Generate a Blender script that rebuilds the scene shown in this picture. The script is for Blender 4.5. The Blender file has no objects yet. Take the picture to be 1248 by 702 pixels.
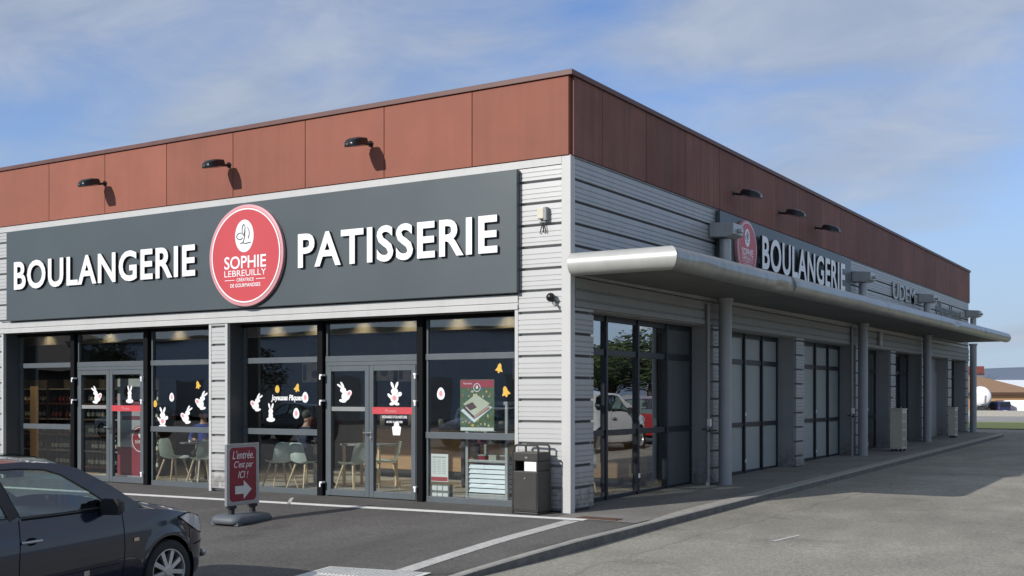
import bpy, bmesh, math, random
from mathutils import Vector, Matrix
random.seed(7)
PI = math.pi
S = bpy.context.scene
COL = S.collection

# ------------------------------------------------------------------ helpers
class MB:
    """collects shapes in one bmesh; build() links them as ONE mesh object"""
    def __init__(self): self.bm = bmesh.new()
    def face(self, pts, mi=0):
        vs = [self.bm.verts.new(p) for p in pts]
        f = self.bm.faces.new(vs); f.material_index = mi; return f
    def box(self, x0, x1, y0, y1, z0, z1, M=None, mi=0):
        c = [(x0,y0,z0),(x1,y0,z0),(x1,y1,z0),(x0,y1,z0),(x0,y0,z1),(x1,y0,z1),(x1,y1,z1),(x0,y1,z1)]
        if M: c = [M @ Vector(p) for p in c]
        v = [self.bm.verts.new(p) for p in c]
        for i in ((3,2,1,0),(4,5,6,7),(0,1,5,4),(1,2,6,5),(2,3,7,6),(3,0,4,7)):
            f = self.bm.faces.new([v[k] for k in i]); f.material_index = mi
        return self
    def loft(self, rings, close=True, cap=True, mi=0):
        R = [[self.bm.verts.new(p) for p in r] for r in rings]
        n = len(R[0])
        for a, b in zip(R[:-1], R[1:]):
            for i in range(n if close else n-1):
                j = (i+1) % n
                try:
                    f = self.bm.faces.new((a[i], a[j], b[j], b[i])); f.material_index = mi
                except ValueError: pass
        if cap and close:
            for r, rev in ((R[0], True), (R[-1], False)):
                f = self.bm.faces.new(r[::-1] if rev else r); f.material_index = mi
        return self
    def tube(self, pts, r, n=10, cap=True, mi=0):
        pts = [Vector(p) for p in pts]
        if not isinstance(r, (list, tuple)): r = [r]*len(pts)
        rings = []; ref = None
        for i, p in enumerate(pts):
            if i == 0: d = pts[1]-pts[0]
            elif i == len(pts)-1: d = pts[-1]-pts[-2]
            else: d = (pts[i+1]-p).normalized() + (p-pts[i-1]).normalized()
            d.normalize()
            if ref is None:
                ref = d.orthogonal().normalized()
            else:
                ref = (ref - d*ref.dot(d)).normalized()
            b = d.cross(ref)
            k = 1.0
            if 0 < i < len(pts)-1:
                k = 1/max(.5, d.dot((pts[i+1]-p).normalized()))
            rings.append([p + (ref*math.cos(2*PI*t/n) + b*math.sin(2*PI*t/n))*r[i]*(k if i in (0,) else 1) for t in range(n)])
        return self.loft(rings, True, cap, mi)
    def lathe(self, prof, n=16, M=None, cap=True, mi=0):
        """prof: (radius, height) along local z"""
        rings = []
        for r, h in prof:
            ring = [Vector((r*math.cos(2*PI*t/n), r*math.sin(2*PI*t/n), h)) for t in range(n)]
            rings.append([M @ p for p in ring] if M else ring)
        return self.loft(rings, True, cap, mi)
    def prism(self, pts, d, M=None, mi=0):
        """2D outline (x,y) extruded 0..d in z, then M"""
        a = [Vector((p[0], p[1], 0)) for p in pts]; b = [Vector((p[0], p[1], d)) for p in pts]
        if M: a = [M @ p for p in a]; b = [M @ p for p in b]
        return self.loft([a, b], True, True, mi)
    def ell(self, c, r, n=14, m=8, M=None, mi=0):
        rings = []
        for i in range(m+1):
            t = PI*(0.02 + 0.96*i/m)
            ring = [Vector((c[0]+r[0]*math.sin(t)*math.cos(2*PI*k/n), c[1]+r[1]*math.sin(t)*math.sin(2*PI*k/n), c[2]-r[2]*math.cos(t))) for k in range(n)]
            rings.append([M @ p for p in ring] if M else ring)
        return self.loft(rings, True, True, mi)
    def build(self, name, mats, parent=None, smooth=False, bevel=0, angle=40):
        bmesh.ops.recalc_face_normals(self.bm, faces=self.bm.faces[:])
        me = bpy.data.meshes.new(name); self.bm.to_mesh(me); self.bm.free()
        return mkobj(name, me, mats, parent, smooth, bevel, angle)

def mkobj(name, me, mats, parent=None, smooth=False, bevel=0, angle=40):
    o = bpy.data.objects.new(name, me); COL.objects.link(o)
    if not isinstance(mats, (list, tuple)): mats = [mats]
    if not me.materials:
        for m in mats: me.materials.append(m)
    if smooth:
        me.shade_smooth() if hasattr(me, 'shade_smooth') else None
        try: me.set_sharp_from_angle(angle=math.radians(angle))
        except Exception: pass
    if bevel:
        b = o.modifiers.new('bevel', 'BEVEL'); b.width = bevel; b.segments = 2
        b.limit_method = 'ANGLE'; b.angle_limit = math.radians(40); b.harden_normals = False
    if parent: o.parent = parent
    return o

def tag(o, label=None, cat=None, group=None, kind=None):
    if label: o['label'] = label
    if cat: o['category'] = cat
    if group: o['group'] = group
    if kind: o['kind'] = kind
    return o
def thing(name, label, cat, loc=(0,0,0), rz=0, group=None):
    o = bpy.data.objects.new(name, None); COL.objects.link(o)
    o.location = loc; o.rotation_euler = (0,0,rz); o.empty_display_size = .2
    return tag(o, label, cat, group)
def dup(root, loc=None, rz=None, label=None, group=None):
    def cp(o, par):
        c = o.copy(); COL.objects.link(c)
        if par: c.parent = par
        for ch in list(o.children): cp(ch, c)
        return c
    r = cp(root, None)
    if loc is not None: r.location = loc
    if rz is not None: r.rotation_euler = (0,0,rz)
    if label: r['label'] = label
    if group: r['group'] = group
    return r
def T(x,y,z): return Matrix.Translation((x,y,z))
def R(a, ax): return Matrix.Rotation(a, 4, ax)
# maps local (right, up, outward) to a wall facing -y / facing +x
def FRONT(x,y,z): return Matrix(((1,0,0,x),(0,0,-1,y),(0,1,0,z),(0,0,0,1)))
def SIDE(x,y,z): return Matrix(((0,0,1,x),(1,0,0,y),(0,1,0,z),(0,0,0,1)))

# ------------------------------------------------------------------ materials
def mat(name, col, rough=.5, metal=0, var=.12, scale=3, stretch=(1,1,1), bump=0, bscale=60, coat=0, spec=.5, col2=None, detail=6, streak=0, dirt=0):
    m = bpy.data.materials.new(name); m.use_nodes = True
    nt = m.node_tree; N = nt.nodes; L = nt.links
    p = N['Principled BSDF']
    p.inputs['Roughness'].default_value = rough; p.inputs['Metallic'].default_value = metal
    p.inputs['Specular IOR Level'].default_value = spec
    if coat: p.inputs['Coat Weight'].default_value = coat; p.inputs['Coat Roughness'].default_value = .04
    tc = N.new('ShaderNodeTexCoord'); mp = N.new('ShaderNodeMapping')
    mp.inputs['Scale'].default_value = stretch
    L.new(tc.outputs['Object'], mp.inputs['Vector'])
    nz = N.new('ShaderNodeTexNoise'); nz.inputs['Scale'].default_value = scale; nz.inputs['Detail'].default_value = detail
    nz.inputs['Roughness'].default_value = .6
    L.new(mp.outputs[0], nz.inputs['Vector'])
    mr = N.new('ShaderNodeMapRange'); mr.inputs[1].default_value = .3; mr.inputs[2].default_value = .7
    L.new(nz.outputs['Fac'], mr.inputs[0])
    mx = N.new('ShaderNodeMix'); mx.data_type = 'RGBA'
    a = tuple(c*(1-var) for c in col); b = tuple(min(1, c*(1+var)) for c in col)
    if col2: a, b = col, col2
    mx.inputs[6].default_value = (*a, 1); mx.inputs[7].default_value = (*b, 1)
    L.new(mr.outputs[0], mx.inputs[0])
    out = mx.outputs[2]
    if streak:
        mp2 = N.new('ShaderNodeMapping'); mp2.inputs['Scale'].default_value = (5,5,.25)
        L.new(tc.outputs['Object'], mp2.inputs['Vector'])
        n2 = N.new('ShaderNodeTexNoise'); n2.inputs['Scale'].default_value = 1.6; n2.inputs['Detail'].default_value = 5
        L.new(mp2.outputs[0], n2.inputs['Vector'])
        m2 = N.new('ShaderNodeMapRange'); m2.inputs[1].default_value = .45; m2.inputs[2].default_value = .75
        m2.inputs[3].default_value = 0; m2.inputs[4].default_value = streak
        L.new(n2.outputs['Fac'], m2.inputs[0])
        mm = N.new('ShaderNodeMix'); mm.data_type = 'RGBA'
        L.new(m2.outputs[0], mm.inputs[0]); L.new(out, mm.inputs[6])
        mm.inputs[7].default_value = (col[0]*.45+.02, col[1]*.45+.02, col[2]*.45+.018, 1)
        out = mm.outputs[2]
    if dirt:      # splash dirt near the ground
        sz = N.new('ShaderNodeSeparateXYZ'); L.new(tc.outputs['Object'], sz.inputs[0])
        dz = N.new('ShaderNodeMapRange'); dz.interpolation_type = 'SMOOTHSTEP'
        dz.inputs[1].default_value = .75; dz.inputs[2].default_value = .0; dz.inputs[3].default_value = 0; dz.inputs[4].default_value = dirt
        L.new(sz.outputs['Z'], dz.inputs[0])
        dn = N.new('ShaderNodeTexNoise'); dn.inputs['Scale'].default_value = 9; dn.inputs['Detail'].default_value = 7
        L.new(tc.outputs['Object'], dn.inputs['Vector'])
        dr = N.new('ShaderNodeMapRange'); dr.inputs[1].default_value = .35; dr.inputs[2].default_value = .65; L.new(dn.outputs['Fac'], dr.inputs[0])
        dm = N.new('ShaderNodeMath'); dm.operation = 'MULTIPLY'; L.new(dz.outputs[0], dm.inputs[0]); L.new(dr.outputs[0], dm.inputs[1])
        dx = N.new('ShaderNodeMix'); dx.data_type = 'RGBA'; L.new(dm.outputs[0], dx.inputs[0]); L.new(out, dx.inputs[6]); dx.inputs[7].default_value = (.12,.105,.085,1)
        out = dx.outputs[2]
    L.new(out, p.inputs['Base Color'])
    rr = N.new('ShaderNodeMapRange'); rr.inputs[3].default_value = max(0, rough-.06); rr.inputs[4].default_value = min(1, rough+.08)
    L.new(nz.outputs['Fac'], rr.inputs[0]); L.new(rr.outputs[0], p.inputs['Roughness'])
    if bump:
        nb = N.new('ShaderNodeTexNoise'); nb.inputs['Scale'].default_value = bscale; nb.inputs['Detail'].default_value = 4
        L.new(tc.outputs['Object'], nb.inputs['Vector'])
        bp = N.new('ShaderNodeBump'); bp.inputs['Strength'].default_value = bump; bp.inputs['Distance'].default_value = .01
        L.new(nb.outputs['Fac'], bp.inputs['Height']); L.new(bp.outputs[0], p.inputs['Normal'])
    return m

def asphalt(name, base, light, dark_amt=.5, cracks=True):
    m = bpy.data.materials.new(name); m.use_nodes = True
    nt = m.node_tree; N = nt.nodes; L = nt.links; p = N['Principled BSDF']
    p.inputs['Roughness'].default_value = .9; p.inputs['Specular IOR Level'].default_value = .25
    tc = N.new('ShaderNodeTexCoord')
    def noise(sc, det=5, st=None):
        n = N.new('ShaderNodeTexNoise'); n.inputs['Scale'].default_value = sc; n.inputs['Detail'].default_value = det
        if st:
            mp = N.new('ShaderNodeMapping'); mp.inputs['Scale'].default_value = st
            L.new(tc.outputs['Object'], mp.inputs['Vector']); L.new(mp.outputs[0], n.inputs['Vector'])
        else: L.new(tc.outputs['Object'], n.inputs['Vector'])
        return n.outputs['Fac']
    def rng(x, a, b, c, d):
        r = N.new('ShaderNodeMapRange'); 
        for i, v in enumerate((a,b,c,d)): r.inputs[i+1].default_value = v
        L.new(x, r.inputs[0]); return r.outputs[0]
    def mul(a, b):
        k = N.new('ShaderNodeMath'); k.operation = 'MULTIPLY'; L.new(a, k.inputs[0]); L.new(b, k.inputs[1]); return k.outputs[0]
    big = rng(noise(.35, 6), .3, .7, .80, 1.14)
    mid = rng(noise(2.2, 6, (1, .45, 1)), .3, .7, .9, 1.1)
    grit = rng(noise(55, 3), .3, .7, .74, 1.26)
    fine = rng(noise(22, 2), .35, .65, .86, 1.14)
    vo = N.new('ShaderNodeTexVoronoi'); vo.inputs['Scale'].default_value = 95
    L.new(tc.outputs['Object'], vo.inputs['Vector'])
    sp = rng(vo.outputs['Distance'], .0, .35, 1.3, 1.0)
    f = mul(mul(mul(mul(big, mid), grit), fine), sp)
    if cracks:
        v2 = N.new('ShaderNodeTexVoronoi'); v2.feature = 'DISTANCE_TO_EDGE'; v2.inputs['Scale'].default_value = .085
        wp = N.new('ShaderNodeTexNoise'); wp.inputs['Scale'].default_value = 1.2; wp.inputs['Detail'].default_value = 6
        L.new(tc.outputs['Object'], wp.inputs['Vector'])
        ad = N.new('ShaderNodeMixRGB'); ad.blend_type = 'ADD'; ad.inputs[0].default_value = .5
        L.new(tc.outputs['Object'], ad.inputs[1]); L.new(wp.outputs['Color'], ad.inputs[2])
        L.new(ad.outputs[0], v2.inputs['Vector'])
        f = mul(f, rng(v2.outputs['Distance'], .0, .004, dark_amt, 1.0))
    st = mul(rng(noise(.9, 7), .60, .74, 1.0, .72), rng(noise(.45, 5, (.16, 1.6, 1)), .56, .70, 1.0, .86))          # old oil and damp stains
    f = mul(f, st)
    mx = N.new('ShaderNodeMix'); mx.data_type = 'RGBA'
    mx.inputs[6].default_value = (*base, 1); mx.inputs[7].default_value = (*light, 1)
    L.new(rng(noise(.12, 4), .35, .65, 0, 1), mx.inputs[0])
    sc = N.new('ShaderNodeVectorMath'); sc.operation = 'SCALE'
    L.new(mx.outputs[2], sc.inputs[0]); L.new(f, sc.inputs['Scale'])
    L.new(sc.outputs[0], p.inputs['Base Color'])
    bp = N.new('ShaderNodeBump'); bp.inputs['Strength'].default_value = .5; bp.inputs['Distance'].default_value = .006
    L.new(grit, bp.inputs['Height']); L.new(bp.outputs[0], p.inputs['Normal'])
    return m

def worn_paint(name, col, under, amount=.5):
    m = mat(name, col, .7, var=.08, scale=4)
    nt = m.node_tree; N = nt.nodes; L = nt.links; p = N['Principled BSDF']
    src = p.inputs['Base Color'].links[0].from_socket
    tc = N.new('ShaderNodeTexCoord'); n = N.new('ShaderNodeTexNoise'); n.inputs['Scale'].default_value = 18; n.inputs['Detail'].default_value = 8
    n.inputs['Roughness'].default_value = .75
    L.new(tc.outputs['Object'], n.inputs['Vector'])
    r = N.new('ShaderNodeMapRange'); r.inputs[1].default_value = .5; r.inputs[2].default_value = .72; r.inputs[4].default_value = amount
    L.new(n.outputs['Fac'], r.inputs[0])
    mm = N.new('ShaderNodeMix'); mm.data_type = 'RGBA'; L.new(r.outputs[0], mm.inputs[0]); L.new(src, mm.inputs[6])
    mm.inputs[7].default_value = (*under, 1); L.new(mm.outputs[2], p.inputs['Base Color'])
    return m

def glass(name, tint=(.72,.78,.76), f0=.075, k=.92):
    m = bpy.data.materials.new(name); m.use_nodes = True
    nt = m.node_tree; N = nt.nodes; L = nt.links
    N.remove(N['Principled BSDF']); out = N['Material Output']
    tr = N.new('ShaderNodeBsdfTransparent'); tr.inputs[0].default_value = (*tint, 1)
    gl = N.new('ShaderNodeBsdfGlossy'); gl.inputs['Roughness'].default_value = .004
    gl.inputs[0].default_value = (.95,.97,1,1)
    lw = N.new('ShaderNodeLayerWeight'); lw.inputs[0].default_value = .5
    pw = N.new('ShaderNodeMath'); pw.operation = 'POWER'; pw.inputs[1].default_value = 4.2
    L.new(lw.outputs['Facing'], pw.inputs[0])
    ma = N.new('ShaderNodeMath'); ma.operation = 'MULTIPLY_ADD'; ma.inputs[1].default_value = k; ma.inputs[2].default_value = f0
    L.new(pw.outputs[0], ma.inputs[0])
    tc = N.new('ShaderNodeTexCoord'); nz = N.new('ShaderNodeTexNoise'); nz.inputs['Scale'].default_value = .9; nz.inputs['Detail'].default_value = 1
    L.new(tc.outputs['Object'], nz.inputs['Vector'])
    bp = N.new('ShaderNodeBump'); bp.inputs['Strength'].default_value = .02; bp.inputs['Distance'].default_value = .2
    L.new(nz.outputs['Fac'], bp.inputs['Height']); L.new(bp.outputs[0], gl.inputs['Normal'])
    mx = N.new('ShaderNodeMixShader'); L.new(ma.outputs[0], mx.inputs[0]); L.new(tr.outputs[0], mx.inputs[1]); L.new(gl.outputs[0], mx.inputs[2])
    L.new(mx.outputs[0], out.inputs[0])
    return m
def emit(name, col, st):
    m = bpy.data.materials.new(name); m.use_nodes = True
    p = m.node_tree.nodes['Principled BSDF']; p.inputs['Base Color'].default_value = (*col,1)
    p.inputs['Emission Color'].default_value = (*col,1); p.inputs['Emission Strength'].default_value = st
    return m

M = {}
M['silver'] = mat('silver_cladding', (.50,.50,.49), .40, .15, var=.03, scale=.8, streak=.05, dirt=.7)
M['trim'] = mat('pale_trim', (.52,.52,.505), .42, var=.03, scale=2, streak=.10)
M['groove'] = mat('groove_painted_shade', (.10,.103,.105), .6, var=.1)  # side groove faces: recess shade painted in as a darker colour
M['groove_front_shade'] = mat('front_groove_painted_shade', (.42,.42,.41), .6, var=.1)  # front groove faces: milder recess shade put into the colour
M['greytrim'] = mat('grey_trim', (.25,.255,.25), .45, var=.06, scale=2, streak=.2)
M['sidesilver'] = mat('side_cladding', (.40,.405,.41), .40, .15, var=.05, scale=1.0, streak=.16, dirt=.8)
M['red'] = mat('terracotta_panel', (.262,.080,.048), .6, var=.10, scale=1.3, streak=.12)
M['redold'] = mat('faded_terracotta_panel', (.20,.088,.070), .65, col2=(.26,.135,.11), scale=.9, streak=.45)
M['coping'] = mat('brown_coping', (.12,.05,.04), .5, var=.2)
M['darkgrey'] = mat('anthracite_sheet', (.062,.068,.072), .5, var=.06, scale=1.5)
M['sign'] = mat('sign_panel', (.068,.086,.093), .38, var=.05, scale=.6)
M['frame'] = mat('anthracite_frame', (.095,.112,.122), .4, var=.06)
M['black'] = mat('black_frame', (.005,.005,.006), .6, var=.1, spec=.12)
M['navy'] = mat('navy_black_frame', (.014,.018,.026), .35, var=.1)
M['white'] = mat('white_acrylic', (.86,.86,.86), .35, var=.02)
M['pink'] = mat('sign_red', (.55,.062,.072), .4, var=.03, scale=1)
M['pinkdim'] = mat('poster_red', (.36,.03,.048), .5, var=.05)
M['rimpink'] = mat('sign_rim', (.62,.30,.32), .4, var=.03)
M['galv'] = mat('galvanised_metal', (.42,.43,.42), .38, .35, var=.1, scale=2.5, streak=.25)
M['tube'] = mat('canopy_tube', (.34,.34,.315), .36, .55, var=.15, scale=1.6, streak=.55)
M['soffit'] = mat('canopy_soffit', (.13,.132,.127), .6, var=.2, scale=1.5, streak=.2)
M['column'] = mat('grey_column', (.34,.355,.37), .42, var=.06, scale=3, streak=.25)
M['panelgreen'] = mat('frosted_panel', (.34,.375,.37), .34, var=.06, scale=.8)
M['jamb'] = mat('grey_reveal', (.33,.335,.335), .5, var=.05, scale=1.5, streak=.2, dirt=.8)
M['dark'] = mat('dark_plastic', (.02,.02,.021), .5, var=.15)
M['lampblack'] = mat('lamp_black', (.016,.016,.018), .28, .2, var=.1)
M['lens'] = emit('lamp_lens', (.8,.8,.75), .0)
M['bin'] = mat('bin_paint', (.034,.031,.028), .5, var=.12, scale=5, bump=.1, bscale=200)
M['asph_road'] = asphalt('road_asphalt', (.262,.245,.205), (.30,.282,.238), .8)
M['asph_park'] = asphalt('car_park_asphalt', (.108,.103,.096), (.128,.122,.114), .7)
M['pave'] = asphalt('pavement_surface', (.21,.20,.178), (.26,.247,.222), .75)
M['stone'] = mat('kerb_stone', (.34,.325,.29), .85, var=.16, scale=7, bump=.4, bscale=90)
M['line'] = worn_paint('line_paint', (.78,.77,.73), (.2,.19,.18), .35)
M['lineold'] = worn_paint('worn_line_paint', (.52,.51,.48), (.12,.115,.11), .8)
M['kerbface'] = mat('kerb_face', (.13,.125,.115), .9, var=.3, scale=6, bump=.4, bscale=90)
M['tact'] = worn_paint('tactile_paint', (.66,.645,.60), (.3,.29,.26), .5)
M['grass'] = mat('grass', (.30,.36,.07), .9, col2=(.48,.46,.17), scale=6, bump=.6, bscale=40)
M['field'] = mat('far_ground', (.30,.285,.25), .95, col2=(.36,.34,.30), scale=.4)
M['floor'] = mat('shop_floor', (.42,.41,.38), .45, var=.08, scale=2)
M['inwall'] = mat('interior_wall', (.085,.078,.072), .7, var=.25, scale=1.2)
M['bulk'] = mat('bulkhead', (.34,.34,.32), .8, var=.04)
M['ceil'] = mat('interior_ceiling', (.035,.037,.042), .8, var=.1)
M['wood'] = mat('counter_wood', (.33,.19,.085), .5, col2=(.42,.26,.13), scale=2, stretch=(1,1,12))
M['beech'] = mat('beech_wood', (.60,.44,.26), .5, col2=(.68,.52,.33), scale=4, stretch=(8,8,1))
M['sage'] = mat('sage_shell', (.66,.73,.69), .5, var=.04)
M['greyshell'] = mat('grey_shell', (.24,.265,.27), .5, var=.04)
M['steel'] = mat('brushed_steel', (.45,.46,.46), .3, .7, var=.06)
M['chrome'] = mat('chrome', (.75,.75,.75), .12, .95, var=.03)
M['alloy'] = mat('alloy', (.46,.46,.47), .3, .7, var=.04)
M['rubber'] = mat('rubber', (.018,.018,.019), .8, var=.25, scale=9)
M['ball'] = mat('ballast_grey', (.10,.115,.13), .55, var=.1)
M['cream'] = mat('cream_casing', (.62,.58,.47), .55, var=.06, streak=.2)
M['yellow'] = mat('yellow_vinyl', (.70,.43,.06), .5, var=.06)
M['eggpink'] = mat('egg_pink', (.72,.30,.33), .5, var=.05)
M['glass'] = glass('shop_glass', (.86,.91,.90), .14)
M['sideglass'] = glass('side_glass', (.62,.66,.65), .42, .55)
M['carglass'] = glass('car_glass', (.72,.84,.78), .12, .8)
M['skin'] = mat('skin', (.48,.28,.20), .55, var=.05)
M['paper'] = mat('white_paper', (.70,.71,.68), .6, var=.03)
M['louvre'] = mat('pale_louvre', (.70,.76,.80), .45, var=.03)
M['bulb'] = emit('lamp_bulb', (1,.78,.45), 12)
M['redboard'] = mat('board_crimson', (.25,.022,.04), .45, var=.05)
# ------------------------------------------------------------------ ground heights (the site rises gently to the north and falls to the car park)
KERB = [(-60,1.30),(-7,1.27),(-5.2,1.30),(-3.8,1.42),(-2.1,1.5),(28.2,1.5)]
def kerb_x(y):
    for (a,xa),(b,xb) in zip(KERB[:-1],KERB[1:]):
        if y <= b: return xa + (xb-xa)*max(0,(y-a))/(b-a)
    return KERB[-1][1]
def far_z(y):
    if y <= 0: return 0
    if y <= 42: return .011*y
    if y <= 150: return .462 - (y-42)*.0131
    return -.95
def z_road(y):
    if y >= 0:
        k = 1 if y < 27 else max(0, 1-(y-27)/3)
        return far_z(y) - .095*k
    return -.095 + .022*max(y, -8)
def z_park(x, y):
    if y >= 0: return .011*y
    L = .052*min(0, max(y,-7.5)+.6)
    Rr = .012*max(y,-2.5)
    if y < -2.5:
        t = min(1, (-2.5-y)/3.2); Rr = (1-t)*(-.03) + t*z_road(y)
        if y < -5.7: Rr = z_road(y)
    kx = kerb_x(y); t = min(1, max(0, (x+.9)/(kx+.9)))
    return L + (Rr-L)*t

def sheet(name, xs, ys, zf, m, kind='structure'):
    bm = bmesh.new()
    V = [[bm.verts.new((x if not callable(x) else x(y), y, 0)) for x in xs] for y in ys]
    for r in V:
        for v in r: v.co.z = zf(v.co.x, v.co.y)
    for a, b in zip(V[:-1], V[1:]):
        for i in range(len(xs)-1): bm.faces.new((a[i], a[i+1], b[i+1], b[i]))
    me = bpy.data.meshes.new(name); bm.to_mesh(me); bm.free()
    return tag(mkobj(name, me, m), kind=kind)

def frange(a, b, n): return [a + (b-a)*i/n for i in range(n+1)]
YS = [-400,-150,-60,-30,-20,-14,-10,-8] + frange(-7, 0, 28) + frange(1, 30, 29) + [32,35,38,42]
# the open ground to the horizon (lower than everything laid on it)
sheet('ground', [-4000,-800,-300,-120,-60,-30,0,30,60,120,300,800,4000], [-4000,-1500,-500,-200,-60,-20,0,42,80,130,200,500,1500,5000],
      lambda x,y: (far_z(y) if y>42 else (-.75)) - .06, M['field'])
road = sheet('road', [lambda y: kerb_x(y) if y < 28.2 else -60] + [lambda y,k=k: 1.5+k for k in (1,3,6,10,16,25,60,120)], YS, lambda x,y: z_road(y), M['asph_road'])
sheet('car_park', [-60,-30,-20,-14,-10,-8,-6,-4,-3,-2,-1.4,-.9,-.4,0,.4,.8,lambda y: kerb_x(y)-.14],
      [y for y in YS if -60 <= y <= 0 and y != 0] + [-.02], lambda x,y: z_park(x,y), M['asph_park'])
sheet('forecourt', [-60, .0], [-.02, .45], lambda x,y: 0.0, M['asph_park'])
sheet('pavement', [-.45, 0, .3, .8, lambda y: kerb_x(y)-.14], [-.02] + frange(.5, 28.2, 28), lambda x,y: z_park(x,y), M['pave'])
# lighter paved apron at the corner (4 mm proud)
sheet('pavement', [.1,.5,1.0,lambda y: kerb_x(y)-.145], frange(-.62,-.02,3), lambda x,y: z_park(x,y)+.004, M['pave'])
# kerb: stones with joints, top flush with the pavement, face down to the road
mb = MB()
y = -6.4
while y < 28.0:
    y2 = min(y+1.0, 28.2)
    a, b = y+.006, y2-.006
    for (ya, yb) in ((a, b),):
        xa, xb = kerb_x(ya), kerb_x(yb)
        za, zb = z_park(xa, ya)+.006, z_park(xb, yb)+.006
        ra, rb = z_road(ya)-.08, z_road(yb)-.08
        wa, wb = ((.10 if q < -.3 else .10+.15*min(1,(q+.3)/1.2)) for q in (ya, yb))
        A = [(xa-wa,ya,za),(xa-.02,ya,za),(xa,ya,za-.012),(xa+.01,ya,ra),(xa-wa,ya,ra)]
        B = [(xb-wb,yb,zb),(xb-.02,yb,zb),(xb,yb,zb-.012),(xb+.01,yb,rb),(xb-wb,yb,rb)]
        vA = [mb.bm.verts.new(p) for p in A]; vB = [mb.bm.verts.new(p) for p in B]
        for i in range(5):
            f = mb.bm.faces.new((vA[i],vA[(i+1)%5],vB[(i+1)%5],vB[i])); f.material_index = 1 if i == 2 else 0
        mb.bm.faces.new(vA[::-1]); mb.bm.faces.new(vB)
    y = y2
# the kerb turns away round the far corner
pts = [(1.5-.069 - 4.2*(1-math.cos(t)), 28.2 + 2.0*math.sin(t)) for t in frange(0, PI/2, 8)] + [(-9, 30.2)]
for (x0,y0),(x1,y1) in zip(pts[:-1], pts[1:]):
    d = Vector((x1-x0,y1-y0,0)); n = Vector((d.y,-d.x,0)).normalized()*.069
    A = [Vector((x0,y0,0))-n, Vector((x0,y0,0))+n]; B = [Vector((x1,y1,0))-n, Vector((x1,y1,0))+n]
    za, zb = .011*y0+.006, .011*y1+.006
    ra = [Vector((p.x,p.y,za)) for p in A]+[Vector((p.x,p.y,za-.25)) for p in A[::-1]]
    rb = [Vector((p.x,p.y,zb)) for p in B]+[Vector((p.x,p.y,zb-.25)) for p in B[::-1]]
    mb.loft([ra, rb])
tag(mb.build('kerb', [M['stone'], M['kerbface']]), kind='structure')
mb = MB()
mb.face([(x, y, .011*y) for x, y in [(-9,28.2),(1.36,28.2)] + [(p[0]-.0, p[1]-.02) for p in pts[1:-1]] + [(-9,30.15)]])
tag(mb.build('pavement', M['pave']), kind='structure')

def strip(name, pts, w, m, dz=.005, zf=z_park, n=14):
    """painted line along a polyline, laid just above the surface it is on"""
    bm = bmesh.new(); prev = None
    P = []
    for (a, b) in zip(pts[:-1], pts[1:]):
        for i in range(n): P.append((a[0]+(b[0]-a[0])*i/n, a[1]+(b[1]-a[1])*i/n))
    P.append(pts[-1])
    for i, p in enumerate(P):
        q = P[min(i+1, len(P)-1)]; o = P[max(i-1, 0)]
        d = Vector((q[0]-o[0], q[1]-o[1], 0)).normalized(); nrm = Vector((d.y, -d.x, 0))*w/2
        a, b = Vector((p[0],p[1],0))-nrm, Vector((p[0],p[1],0))+nrm
        a.z = zf(a.x,a.y)+dz; b.z = zf(b.x,b.y)+dz
        cur = (bm.verts.new(a), bm.verts.new(b))
        if prev: bm.faces.new((prev[0], prev[1], cur[1], cur[0]))
        prev = cur
    me = bpy.data.meshes.new(name); bm.to_mesh(me); bm.free()
    return tag(mkobj(name, me, m), kind='structure')
strip('road_marking', [(-13.2,-1.34),(.62,-.66)], .17, M['line'])
strip('road_marking', [(.50,-.80),(.56,-3.0),(.62,-4.62)], .22, M['lineold'])
strip('road_marking', [(-4.9,-.32),(-4.35,-1.0)], .06, M['lineold'])
strip('road_marking', [(-.42,-5.35),(-.36,-9.6)], .10, M['lineold'])
strip('road_marking', [(-3.2,-5.35),(-3.2,-9.6)], .10, M['lineold'])
zr = lambda x,y: z_road(y)
strip('road_marking', [(3.2,-.7),(3.32,-.05)], .06, M['lineold'], zf=zr)
# tactile paving slab with raised bars
mb = MB()
X0, X1, Y0, Y1 = -.34, 1.0, -5.45, -4.66
zt = lambda x,y: z_park(x,y)+.012
g = [[(X0+(X1-X0)*i/8, Y0+(Y1-Y0)*j/4) for i in range(9)] for j in range(5)]
for j in range(4):
    for i in range(8):
        q = [g[j][i], g[j][i+1], g[j+1][i+1], g[j+1][i]]
        mb.face([(x,y,zt(x,y)) for x,y in q])
k = X0+.05
while k < X1-.05:
    for a, b in ((Y0+.03, (Y0+Y1)/2-.03), ((Y0+Y1)/2+.03, Y1-.03)):
        mb.loft([[(k-.012,a,zt(k,a)+.001),(k+.012,a,zt(k,a)+.001),(k+.008,a,zt(k,a)+.008),(k-.008,a,zt(k,a)+.008)],
                 [(k-.012,b,zt(k,b)+.001),(k+.012,b,zt(k,b)+.001),(k+.008,b,zt(k,b)+.008),(k-.008,b,zt(k,b)+.008)]])
    k += .052
tag(mb.build('tactile_paving', M['tact']), kind='structure')

mb = MB(); mb.box(.42,1.02,-.56,-.34,-.02,.0085); mb.box(.45,.99,-.53,-.37,.008,.0105)
tag(mb.build('drain_cover', mat('rusty_iron', (.10,.055,.035), .8, var=.3, scale=12)), 'rusty drain cover in the pavement at the building corner', 'drain cover')
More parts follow.
